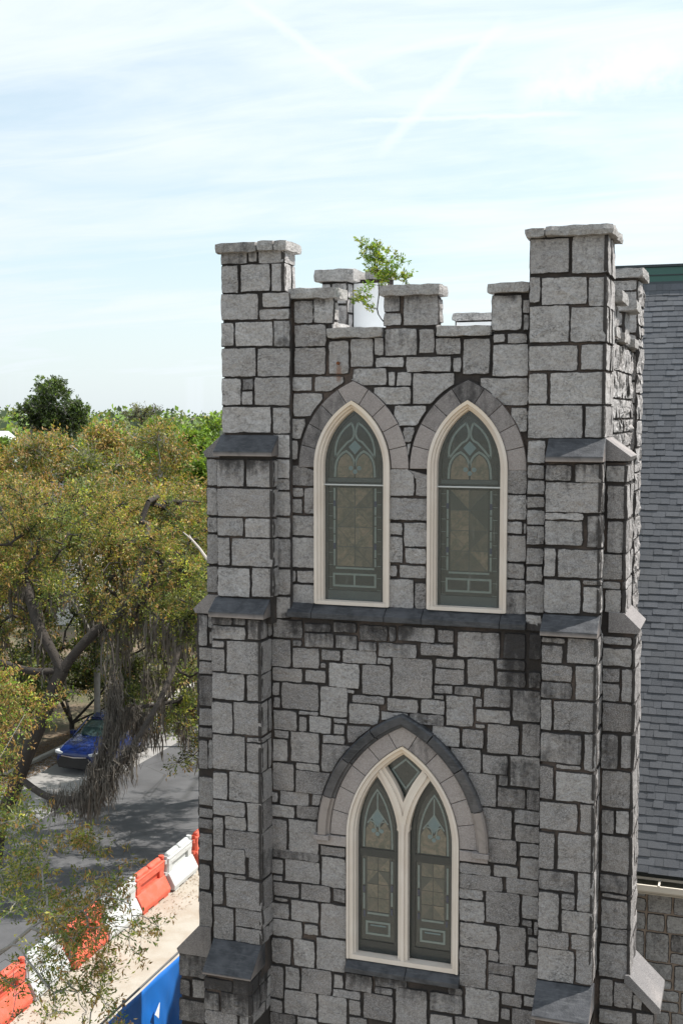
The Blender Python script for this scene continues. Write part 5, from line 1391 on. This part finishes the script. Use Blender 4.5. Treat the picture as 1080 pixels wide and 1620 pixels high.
def wood_mesh(P, par, R, sides_big=8, sides_small=4, extra_segs=None):
    A = P[par[1:]]; B = P[1:]; ra = np.minimum(R[par[1:]], R[1:] * 1.25); rb = R[1:]
    if extra_segs is not None:
        A = np.vstack([A, extra_segs[0]]); B = np.vstack([B, extra_segs[1]]); ra = np.concatenate([ra, extra_segs[2]]); rb = np.concatenate([rb, extra_segs[2] * 0.5])
    V = []; F = []; base = 0
    for sel, sd in ((ra > 0.05, sides_big), (ra <= 0.05, sides_small)):
        a, b_, r0, r1 = A[sel], B[sel], ra[sel], rb[sel]
        if not len(a): continue
        d = b_ - a; L = np.linalg.norm(d, axis=1, keepdims=True) + 1e-9; d = d / L
        a = a - d * r0[:, None] * 0.3
        ref = np.where(np.abs(d[:, 2:3]) < 0.9, np.array([[0.1, 0.2, 0.97]]), np.array([[1.0, 0.1, 0.0]]))
        u_ = np.cross(d, ref); u_ /= np.linalg.norm(u_, axis=1, keepdims=True); w_ = np.cross(d, u_)
        ang = 2 * np.pi * np.arange(sd) / sd
        ring = np.cos(ang)[None, :, None] * u_[:, None] + np.sin(ang)[None, :, None] * w_[:, None]
        v0 = a[:, None] + ring * r0[:, None, None]; v1 = b_[:, None] + ring * r1[:, None, None]
        vv = np.concatenate([v0, v1], 1).reshape(-1, 3)
        k = np.arange(sd); k2 = (k + 1) % sd
        q = np.stack([k, k2, k2 + sd, k + sd], 1)
        f = (q[None] + (np.arange(len(a)) * 2 * sd)[:, None, None] + base).reshape(-1)
        V.append(vv); F.append(f); base += len(vv)
    return np.concatenate(V), np.concatenate(F)
def leaf_quads(C, D, size, aspect, rng_, droop=0.15):
    n = len(C)
    D = D + rng_.normal(0, 0.55, (n, 3)); D[:, 2] -= droop; D /= np.linalg.norm(D, axis=1, keepdims=True)
    S = np.cross(D, rng_.normal(0, 1, (n, 3)) + np.array([0, 0, 1.0])); S /= np.linalg.norm(S, axis=1, keepdims=True) + 1e-9
    L = size * rng_.uniform(0.6, 1.35, n)[:, None]; W = L * aspect
    nrm = np.cross(D, S)
    V = np.stack([C, C + D * L * 0.45 + S * W * 0.5 + nrm * L * 0.06, C + D * L, C + D * L * 0.5 - S * W * 0.5 + nrm * L * 0.06], 1)
    return V.reshape(-1, 3)
GREEN = dict(olive=(0.145, 0.16, 0.045), dark=(0.048, 0.072, 0.028), mid=(0.115, 0.175, 0.04), yellow=(0.38, 0.37, 0.08), lime=(0.22, 0.34, 0.06), orange=(0.42, 0.2, 0.05), brown=(0.30, 0.19, 0.085), grey=(0.19, 0.185, 0.15))
def tree(name, label, cat, paths, targets, seed, leaves=60, spread=0.5, size=0.06, aspect=0.45, palette=(('mid', 1.0),), catkins=0.0, moss=0, moss_len=(0.4, 1.4), moss_pts=None,
         bark='bark', r_tip=0.008, twigs=5, clump_sd=0.22, group=None, trunk_scale=1.0, top_z=None, moss_w=0.03, wig=0.12, step=0.55, limbs=None):
    r = np.random.default_rng(seed)
    T = np.array(targets); base = np.array(paths[0][0], float)
    P, par, R, tips = skeleton(paths, T, r, r_tip, wig=wig, step=step)
    R = R * trunk_scale
    root = empty(name, tuple(base), label, cat, group)
    # twigs round every tip
    tp_ = P[tips]; n = len(tips); nt_ = n * twigs
    dirs = r.normal(0, 1, (nt_, 3)) * np.array([1, 1, 0.75]) + np.array([0, 0, 0.25]); dirs /= np.linalg.norm(dirs, axis=1, keepdims=True)
    A = np.repeat(tp_, twigs, 0); ln = spread * r.uniform(0.45, 1.1, (nt_, 1)); B = A + dirs * ln
    V, F = wood_mesh(P, par, R, extra_segs=(A, B, np.full(nt_, r_tip * 0.55)))
    fast_mesh('trunk', V, F, 4, M[bark], root, origin=base)
    # leaves along the twigs
    k = max(1, leaves // twigs)
    t = r.beta(2.2, 1.2, (nt_, k, 1)); C = A[:, None] + (B - A)[:, None] * t + r.normal(0, spread * 0.10, (nt_, k, 3))
    C = C.reshape(-1, 3); Dd = np.repeat(dirs, k, 0)
    clump = np.repeat(np.clip(r.normal(0, 0.6, n) + 0.9 * np.sin(tp_[:, 0] * 2.3 + tp_[:, 2] * 2.9 + seed), -2, 2), twigs * k)
    names = [p[0] for p in palette]; w = np.array([p[1] for p in palette]); w = w / w.sum()
    cumw = np.cumsum(w)
    sel = np.searchsorted(cumw, np.clip(0.6 * np.repeat(r.random(n), twigs * k) + 0.4 * r.random(len(C)), 0, 0.9999))
    colr = np.array([GREEN[x] for x in names])[sel] * (1 + clump_sd * clump[:, None]) * r.uniform(0.75, 1.25, (len(C), 1))
    LV = leaf_quads(C, Dd, size, aspect, r)
    colr = np.clip(colr, 0.01, 0.9)
    CC = np.repeat(colr, 4, 0)
    if catkins > 0:                                # drooping rust coloured flower tassels on the outer twig ends
        hz = (B[:, 2] - T[:, 2].min()) / (np.ptp(T[:, 2]) + 1e-6)
        pick = r.random(nt_) < catkins * (0.25 + 0.9 * hz) * np.repeat(np.clip(1 + 0.9 * np.sin(tp_[:, 0] * 1.7 + tp_[:, 1] * 0.9 + seed) + 0.3 * r.normal(0, 1, n), 0.05, 2), twigs)
        E = np.repeat(B[pick], 9, 0) + r.normal(0, spread * 0.13, (pick.sum() * 9, 3))
        n2 = len(E); DD = r.normal(0, 0.35, (n2, 3)) + np.array([0, 0, -0.6])
        KV = leaf_quads(E, DD, size * 1.15, 0.32, r)
        kc = np.array([(0.44, 0.26, 0.10), (0.36, 0.21, 0.09), (0.48, 0.35, 0.15), (0.30, 0.18, 0.08)])[r.integers(0, 4, n2)] * r.uniform(0.7, 1.2, (n2, 1))
        LV = np.concatenate([LV, KV]); CC = np.concatenate([CC, np.repeat(kc, 4, 0)])
    fast_mesh('crown', LV, np.arange(len(LV)), 4, M['leaf'], root, colors=CC, kind='stuff', origin=base)
    if moss:
        pick = np.where((R > 0.012) & (P[:, 2] > base[2] + 2))[0] if moss_pts is None else moss_pts(P, R)
        pc = P[r.choice(pick, max(1, moss // 14))]
        s = np.repeat(pc, 14, 0) + r.normal(0, 0.11, (len(pc) * 14, 3)); L = np.repeat(r.uniform(*moss_len, len(pc)), 14) * r.uniform(0.3, 1.1, len(s))
        a = r.uniform(0, 6.28, len(s)); W = moss_w * r.uniform(0.3, 1.1, len(s)); sx = np.stack([np.cos(a), np.sin(a), 0 * a], 1)
        nseg = 5; rows_ = []
        off = np.zeros((len(s), 3))
        for q_ in range(nseg + 1):
            tt = q_ / nseg; c_ = s + off - np.array([0, 0, 1]) * (L * tt)[:, None]
            w_ = (W * (0.35 + 1.3 * tt * (1 - tt) * 2 if q_ < nseg else 0.08))[:, None] if q_ < nseg else (W * 0.06)[:, None]
            rows_.append((c_ - sx * w_, c_ + sx * w_)); off = off + r.normal(0, 0.028, (len(s), 3)) * np.array([1, 1, 0.2])
        V = np.stack([x for rw in rows_ for x in rw], 1)
        f = []
        for q_ in range(nseg): f.append([2 * q_, 2 * q_ + 1, 2 * q_ + 3, 2 * q_ + 2])
        f = np.array(f)[None] + (np.arange(len(s)) * 2 * (nseg + 1))[:, None, None]
        fast_mesh('spanish_moss', V.reshape(-1, 3), f.reshape(-1), 4, M['moss'], root, kind='stuff', origin=base)
    return root
def blob(r, c, rad, n, shell=0.55):
    """points in a lumpy ellipsoid, more of them near its skin"""
    d = r.normal(0, 1, (n, 3)); d /= np.linalg.norm(d, axis=1, keepdims=True)
    rr_ = (shell + (1 - shell) * r.random(n)) ** 0.8
    lump = 1 + 0.16 * np.sin(d[:, 0] * 5 + c[0]) * np.sin(d[:, 1] * 4 + c[1]) + 0.12 * np.sin(d[:, 2] * 7 + c[2])
    P = np.array(c) + d * (rr_ * lump)[:, None] * np.array(rad)
    if n > 150:                                    # gather the shoots into tufts
        k = n // 8; near = np.argmin(np.linalg.norm(P[:, None] - P[None, :k], axis=2), axis=1)
        P = P + (P[near] - P) * 0.68
    return P
def frusta(r, boxes):
    """targets scattered through stretches of air given as picture window, depth range, count"""
    out = []
    for x0, y0, x1, y1, d0, d1, n in boxes:
        k = max(1, n // 9)
        for _ in range(k):
            c = at(r.uniform(x0, x1), r.uniform(y0, y1), r.uniform(d0, d1)); sd = 0.015 * d0 * r.uniform(0.6, 1.2)
            for _ in range(n // k): out.append(c + r.normal(0, 1, 3) * sd * np.array([1, 1, 0.62]))
    return out
def ground_at(x, y_, d):
    p = at(x, y_, d); return np.array([p[0], p[1], -0.1])

R1 = np.random.default_rng(101)
# 1. big mossy oak over the street
b0 = ground_at(-10, 1400, 33.5)
paths = [[b0, at(0, 1310, 33.5), at(30, 1230, 33.3), at(70, 1130, 33), at(100, 1060, 33), at(150, 1000, 33), at(200, 960, 33.5), at(222, 900, 34.5), at(235, 830, 36)],
         [at(30, 1230, 33.3), at(80, 1262, 32), at(135, 1260, 31), at(175, 1225, 30.8), at(215, 1175, 31), at(262, 1090, 32), at(285, 1020, 33)],
         [at(100, 1060, 33), at(60, 985, 33.5), at(40, 900, 35), at(60, 830, 36)],
         [at(135, 1260, 31), at(158, 1200, 31), at(178, 1135, 31.5), at(182, 1080, 32), at(176, 1020, 32.5), at(160, 990, 33)],
         [at(100, 1060, 33), at(40, 1060, 33), at(-40, 1030, 33.5), at(-120, 980, 35)],
         [at(172, 1130, 31.5), at(215, 1120, 32.5), at(280, 1110, 33)]]
tg = frusta(R1, [(-60, 800, 330, 860, 33, 41, 120), (-60, 850, 335, 960, 31, 38, 165), (-60, 950, 60, 1090, 33, 37, 50), (215, 950, 340, 1100, 31, 36, 80), (90, 950, 210, 980, 34.5, 37, 20),
                 (-60, 780, 330, 830, 36, 42, 60), (250, 1080, 330, 1240, 31, 34, 16), (-400, 820, -60, 1100, 32, 40, 110), (330, 820, 520, 1050, 33, 40, 60)])
oak = tree('live_oak', 'big mossy oak with dark twisting limbs over the street', 'tree', paths, tg, 11, leaves=165, spread=0.5, size=0.08, aspect=0.42,
     palette=(('dark', .14), ('olive', .34), ('mid', .2), ('yellow', .20), ('brown', .14)), catkins=0.85, moss=2600, moss_pts=lambda P, R: np.where((R > 0.012) & (P[:, 2] > 3) & (P[:, 2] < 8.2))[0], moss_len=(0.3, 1.4), r_tip=0.011, twigs=8, trunk_scale=1.9, clump_sd=0.24)
# heavy moss and resurrection fern on the low limb
r = np.random.default_rng(55)
pts = [at(80, 1262, 32), at(135, 1258, 31), at(175, 1222, 30.8), at(215, 1172, 31), at(160, 1200, 31), at(178, 1140, 31.5), at(184, 1070, 32), at(215, 1120, 32.5), at(225, 1150, 32.3)]
sg = [(0, 1), (1, 2), (2, 3), (1, 4), (4, 5), (5, 6), (5, 7), (7, 8)]
b = MB()
for _ in range(5200):
    a_, c_ = sg[r.integers(0, len(sg))]; t = r.random(); p = pts[a_] * (1 - t) + pts[c_] * t + r.normal(0, 0.11 if a_ in (1, 4, 5) and c_ != 2 else 0.15, 3)
    L = r.uniform(0.1, 0.62) * (1.2 if a_ in (1, 4, 5) else 0.8); w_ = r.uniform(0.004, 0.013); an = r.uniform(0, 6.28); sx = np.array([math.cos(an), math.sin(an), 0]) * w_
    o1, o2 = r.normal(0, 0.04, 3), r.normal(0, 0.06, 3)
    b.add([p - sx * .4, p + sx * .4, p + o1 - sx + [0, 0, -L * .4], p + o1 + sx + [0, 0, -L * .4], p + o2 - sx * .7 + [0, 0, -L * .8], p + o2 + sx * .7 + [0, 0, -L * .8], p + o2 * 1.2 + [0, 0, -L]],
          [(0, 1, 3, 2), (2, 3, 5, 4), (4, 5, 6)])
b.build('hanging_moss', M['moss'], oak, kind='stuff')
b = MB(); b.tube([at(290, 842, 33), at(303, 853, 32.8), at(316, 868, 32.5), at(330, 888, 32.2)], [0.012, 0.028, 0.035, 0.045], 7); b.tube([at(303, 853, 32.8), at(300, 846, 32.9)], [0.02, 0.008], 5)
b.build('dead_limb', M['dead_bark'], oak, label='bleached dead limb sticking out bare')

# 2. spreading oak behind it, brown with catkins
def crown_oak(label, cx_, ytop, d, wx, hz, seed, n, pal, cat=0.5, leaves=90, size=0.14, spread=0.95, name='live_oak', base_px=None, shell=0.5, bark='bark', dy=None, tr=1.1, group=None):
    r = np.random.default_rng(seed); c = at(cx_, ytop, d); c[2] -= hz
    T = blob(r, c, (wx, dy or wx, hz), n, shell); T = T[T[:, 2] > c[2] - hz * 0.75]
    b0 = ground_at(base_px if base_px else cx_, 900, d); 
    mid = np.array([b0[0] * .5 + c[0] * .5, b0[1] * .5 + c[1] * .5, (c[2] - hz * 0.5) * 0.55])
    lim = [[b0, mid, c - [0, 0, hz * 0.55]]] + [[mid, c + np.array([math.cos(a) * wx * .5, math.sin(a) * wx * .5, -hz * 0.15 + 0.3 * math.sin(3 * a) * hz])] for a in r.uniform(0, 6.28, 6)]
    return tree(name, label, 'tree', lim, T, seed + 1, leaves=leaves, spread=spread, size=size, aspect=0.5, palette=pal, catkins=cat, r_tip=0.014, twigs=7, trunk_scale=tr, bark=bark, step=0.9, group=group)
palO = (('brown', .14), ('olive', .42), ('mid', .14), ('yellow', .14), ('grey', .16))
crown_oak('olive brown oak crown rising highest left of the tower', 200, 668, 56, 3.2, 3.3, 201, 340, palO, 0.45, bark='pale_bark')
crown_oak('wide rusty brown oak crown below the dark skyline tree', 70, 694, 53, 4.8, 2.6, 211, 420, palO, 0.55, bark='pale_bark')
crown_oak('brown oak crown at the left edge in front of the grey roof', -70, 715, 50, 4.2, 2.6, 221, 260, palO, 0.45)
crown_oak('low oak crown pressed against the tower edge, brown topped', 330, 795, 46, 2.6, 2.0, 231, 200, (('brown', .25), ('olive', .45), ('yellow', .15), ('mid', .15)), 0.45)
crown_oak('brown oak crown just above the mossy oak', 150, 768, 45, 4.2, 2.0, 236, 330, palO, 0.55, bark='pale_bark')
# 3. dark evergreen on the skyline
r = np.random.default_rng(301); c = at(88, 655, 90)
T = np.concatenate([blob(r, at(88, 640, 90), (2.2, 2.2, 1.7), 110, 0.3), blob(r, at(62, 652, 90), (1.5, 1.6, 1.4), 60, 0.3), blob(r, at(118, 662, 90), (1.2, 1.4, 1.3), 55, 0.3), blob(r, at(92, 668, 90), (2.1, 2.0, 0.9), 70, 0.2), blob(r, at(74, 612, 90), (0.7, 0.7, 0.5), 18, 0.2), blob(r, at(98, 613, 90), (0.6, 0.6, 0.4), 12, 0.2), [at(22, 661, 90), at(27, 666, 90), at(35, 672, 90)]])
tree('evergreen_tree', 'dark green tree standing alone on the skyline', 'tree', [[ground_at(45, 700, 90), at(40, 720, 90), at(52, 680, 90), at(68, 655, 90), at(85, 640, 90)], [at(40, 720, 90), at(33, 690, 90), at(42, 668, 90)]], T, 31,
     leaves=70, spread=0.5, size=0.19, aspect=0.55, palette=(('dark', .6), ('mid', .3), ('olive', .1)), r_tip=0.02, twigs=6, bark='pale_bark', clump_sd=0.3)
# 4. fresh green trees
palG = (('lime', .5), ('mid', .3), ('yellow', .2))
grp = None
crown_oak('bright green leafy tree touching the tower edge', 345, 668, 62, 2.6, 3.6, 401, 300, palG, 0.0, size=0.2, spread=0.8, name='leafy_tree')
crown_oak('bright green leafy tree between the brown oak and the tower', 290, 664, 70, 2.6, 3.0, 411, 240, palG, 0.0, size=0.22, spread=0.9, name='leafy_tree')
crown_oak('yellow green tree between the dark tree and the tall oak', 160, 676, 78, 2.8, 2.6, 421, 200, (('lime', .4), ('olive', .3), ('mid', .3)), 0.1, size=0.2, spread=0.8, name='leafy_tree')
crown_oak('green tree at the far left skyline', 5, 682, 100, 3.6, 3.0, 431, 200, (('mid', .6), ('lime', .3), ('dark', .1)), 0.0, size=0.24, spread=0.9, name='leafy_tree')
crown_oak('small bright green bush at the left edge', -8, 750, 55, 1.0, 1.0, 441, 60, palG, 0.0, size=0.14, spread=0.5, name='leafy_tree')
crown_oak('lime green bushy tree at the left edge below the bush', -25, 810, 42, 1.5, 1.7, 446, 110, palG, 0.0, size=0.11, spread=0.5, name='leafy_tree')
# thin crowned tree on the skyline
r = np.random.default_rng(331)
T = np.concatenate([blob(r, at(212, 652, 95), (1.0, 1.0, .7), 20, .3), blob(r, at(240, 654, 95), (0.9, .9, .6), 18, .3), blob(r, at(225, 668, 95), (1.4, 1, .8), 14, .3)])
tree('sparse_tree', 'thin tree with see-through crown on the skyline', 'tree', [[ground_at(225, 700, 95), at(225, 690, 95), at(224, 672, 95)]], T, 33, leaves=26, spread=0.55, size=0.16, palette=(('grey', .5), ('olive', .5)), r_tip=0.022, twigs=6)
# 5. oak behind the tower whose moss hangs over the road
b0 = np.array([-1.5, 22.5, -0.1])
paths = [[b0, b0 + [-0.4, 0.3, 3.2], b0 + [-1.6, 0.2, 5.2], b0 + [-4.0, -0.6, 6.6], at(300, 1010, 37), at(262, 1000, 37)], [b0 + [-1.6, 0.2, 5.2], b0 + [-0.5, -1.0, 8.2], b0 + [-1.5, -2, 10.0]], [b0 + [-0.4, .3, 3.2], b0 + [2.5, 1, 6.5], b0 + [5, 2, 8]],
         [b0 + [-1.6, 0.2, 5.2], b0 + [-2.6, 3, 7.5], b0 + [-5, 5, 8.5]]]
tg = frusta(R1, [(215, 900, 400, 1080, 35, 42, 120), (230, 800, 420, 900, 37, 44, 90), (250, 1060, 380, 1180, 35, 38, 26), (282, 1195, 330, 1265, 33.5, 35, 8)])
tg += [b0 + np.array([r.uniform(-5, 6), r.uniform(-4, 6), r.uniform(6.5, 10.5)]) for _ in range(150)]
tree('live_oak', 'mossy oak behind the tower with strands hanging over the road', 'tree', paths, tg, 51, leaves=110, spread=0.6, size=0.09, aspect=0.45, palette=(('dark', .2), ('olive', .4), ('mid', .2), ('yellow', .2)), catkins=0.3, moss=2400, moss_pts=lambda P, R: np.where((R > 0.012) & (P[:, 2] > 3) & (P[:, 2] < 8.4))[0], moss_len=(0.5, 1.7), r_tip=0.011, twigs=7, trunk_scale=1.2)
# 6. foreground oak: thin leafy branches above the barriers
b0 = np.array([-6.3, -7.5, 0.05])
paths = [[b0, b0 + [0.1, 0.3, 2.4], b0 + [0.6, 1.6, 4.4], at(-120, 1590, 17.5), at(-40, 1535, 17.5), at(12, 1500, 17.5), at(50, 1468, 17.4), at(90, 1440, 17.2), at(118, 1405, 17.2)],
         [at(50, 1468, 17.4), at(85, 1475, 17), at(130, 1440, 16.8), at(165, 1418, 16.7), at(205, 1430, 16.6)],
         [at(-40, 1535, 17.5), at(20, 1495, 16.8), at(45, 1520, 16.5), at(75, 1560, 16.4)],
         [b0 + [0.6, 1.6, 4.4], at(-150, 1440, 19), at(-60, 1300, 19.5), at(0, 1200, 20), at(40, 1130, 20.5)],
         [at(-150, 1440, 19), at(-80, 1400, 18), at(0, 1380, 18)]]
r = np.random.default_rng(77)
tg = frusta(r, [(-60, 1280, 60, 1420, 16.5, 20, 100), (30, 1330, 150, 1440, 16.5, 19, 60), (140, 1350, 215, 1430, 16.5, 18.5, 13), (80, 1425, 190, 1520, 16.3, 17.6, 36), (190, 1430, 250, 1490, 16.3, 17.3, 8), (80, 1520, 180, 1610, 16.2, 17.2, 34), (-40, 1420, 60, 1500, 16.5, 19, 14), (40, 1500, 100, 1590, 16.2, 17, 6), (-60, 1560, 40, 1660, 16.2, 17.6, 12), (180, 1500, 215, 1560, 16.2, 16.8, 4), (60, 1600, 180, 1700, 16, 17, 14), (-420, 1200, -60, 1650, 16.5, 21, 90)])
tree('live_oak', 'foreground oak with thin leafy twigs over the barriers', 'tree', paths, tg, 61, leaves=44, spread=0.26, size=0.062, aspect=0.36, palette=(('olive', .34), ('mid', .26), ('yellow', .28), ('lime', .12)), catkins=0.30, r_tip=0.0035, twigs=6, bark='pale_bark', trunk_scale=1.5, clump_sd=0.2, step=0.3, wig=0.16)
# 7. yellow green young crown at mid left
b0 = ground_at(-120, 1500, 22.5)
tg = frusta(r, [(-70, 1090, 45, 1180, 20.5, 24, 70), (-70, 1170, 40, 1260, 20.5, 23.5, 46), (-60, 1060, 20, 1100, 21, 24, 14), (-70, 1250, 40, 1330, 20.5, 23, 40), (-380, 1050, -70, 1350, 20.5, 26, 90)])
tree('live_oak', 'yellow green young oak crown at the left edge beside the blue car', 'tree', [[b0, at(-110, 1380, 22.5), at(-60, 1290, 22.3), at(-20, 1220, 22), at(10, 1150, 22)]], tg, 71, leaves=58, spread=0.33, size=0.066, aspect=0.4, palette=(('yellow', .34), ('lime', .22), ('olive', .26), ('mid', .1), ('brown', .08)), catkins=0.4, r_tip=0.005, twigs=6, bark='bark', step=0.4)
# 8. trees along the far side of the street, behind the car
for i, (x, y_, d, w, h, lab) in enumerate(((-30, 880, 43, 3.5, 3.2, 'dark oak behind the car at the left edge'), (110, 930, 47, 3.4, 3.2, 'shaded oak directly behind the blue car'), (250, 900, 50, 3.6, 3.6, 'shaded oak beyond the road end beside the tower'), (330, 830, 58, 3.6, 3.6, 'dense green oak deep behind the tower'))):
    crown_oak(lab, x, y_, d, w, h, 501 + 7 * i, 210, (('dark', .4), ('olive', .4), ('mid', .2)), 0.15, size=0.13, spread=0.8)
for i in range(5):
    pass
# far woods: one mass nobody could count
r = np.random.default_rng(900)
n = 75000
dd = r.uniform(85, 520, n) ** 1.0; an = r.uniform(-1.0, 1.0, n)
cell = np.floor(dd / 9) * 131 + np.floor(an * dd / 8)
hgt = 7.6 + 3.2 * np.abs(np.sin(cell * 12.9898)) + 1.0 * np.sin(an * 60) + np.clip((dd - 110) * 0.02, 0, 3.6)
th = np.arctan2(FWH[1], FWH[0]) - an * 0.9
C = np.stack([CAM[0] + np.cos(th) * dd, CAM[1] + np.sin(th) * dd, hgt * r.beta(3.0, 1.0, n)], 1)
fx = (an * dd / 8) % 1 - 0.5; C[:, 2] -= (fx ** 2) * 7
Dv = r.normal(0, 1, (n, 3)); LV = leaf_quads(C, Dv, 1.3, 0.7, r)
cc = np.array([GREEN['mid'], GREEN['olive'], GREEN['lime'], GREEN['dark']])[(np.abs(np.sin(cell * 3.7)) * 3.99).astype(int)] * r.uniform(0.7, 1.3, (n, 1)) + np.array([0.015, 0.02, 0.025])
fast_mesh('distant_woods', LV, np.arange(4 * n), 4, M['leaf'], colors=np.repeat(cc, 4, 0), kind='stuff', label='band of distant treetops along the horizon', category='woods')

# 9. sapling rooted in the parapet
r = np.random.default_rng(88)
b0 = np.array([2.38, 0.55, 13.75])
P_ = lambda x, y: at(x - 5, y - 3, 16.85)
tg = [P_(x, y) + r.normal(0, .03, 3) for x, y in ((580, 386), (584, 398), (592, 405), (600, 398), (606, 402), (590, 420), (603, 415), (612, 412), (598, 430), (610, 428), (618, 432), (600, 442), (612, 444), (622, 442), (630, 410), (640, 415), (624, 422), (642, 440), (638, 448), (648, 436), (578, 410), (586, 426), (616, 404), (595, 452), (608, 455), (570, 470), (565, 476), (574, 478), (580, 488), (576, 466), (590, 492), (630, 430), (626, 448), (604, 436), (596, 412), (608, 420), (588, 392), (603, 404), (615, 436), (620, 415), (635, 444))]
tree('parapet_sapling', 'small green sapling growing out of the parapet beside the middle merlon', 'plant', [[b0, P_(603, 500), P_(604, 470), P_(603, 440), P_(600, 410)]], tg, 81, leaves=95, spread=0.12, size=0.042, aspect=0.42, palette=(('lime', .55), ('yellow', .15), ('mid', .3)), r_tip=0.0022, twigs=6, step=0.12, wig=0.05, trunk_scale=1.3)
print('scene built', len(bpy.data.objects))
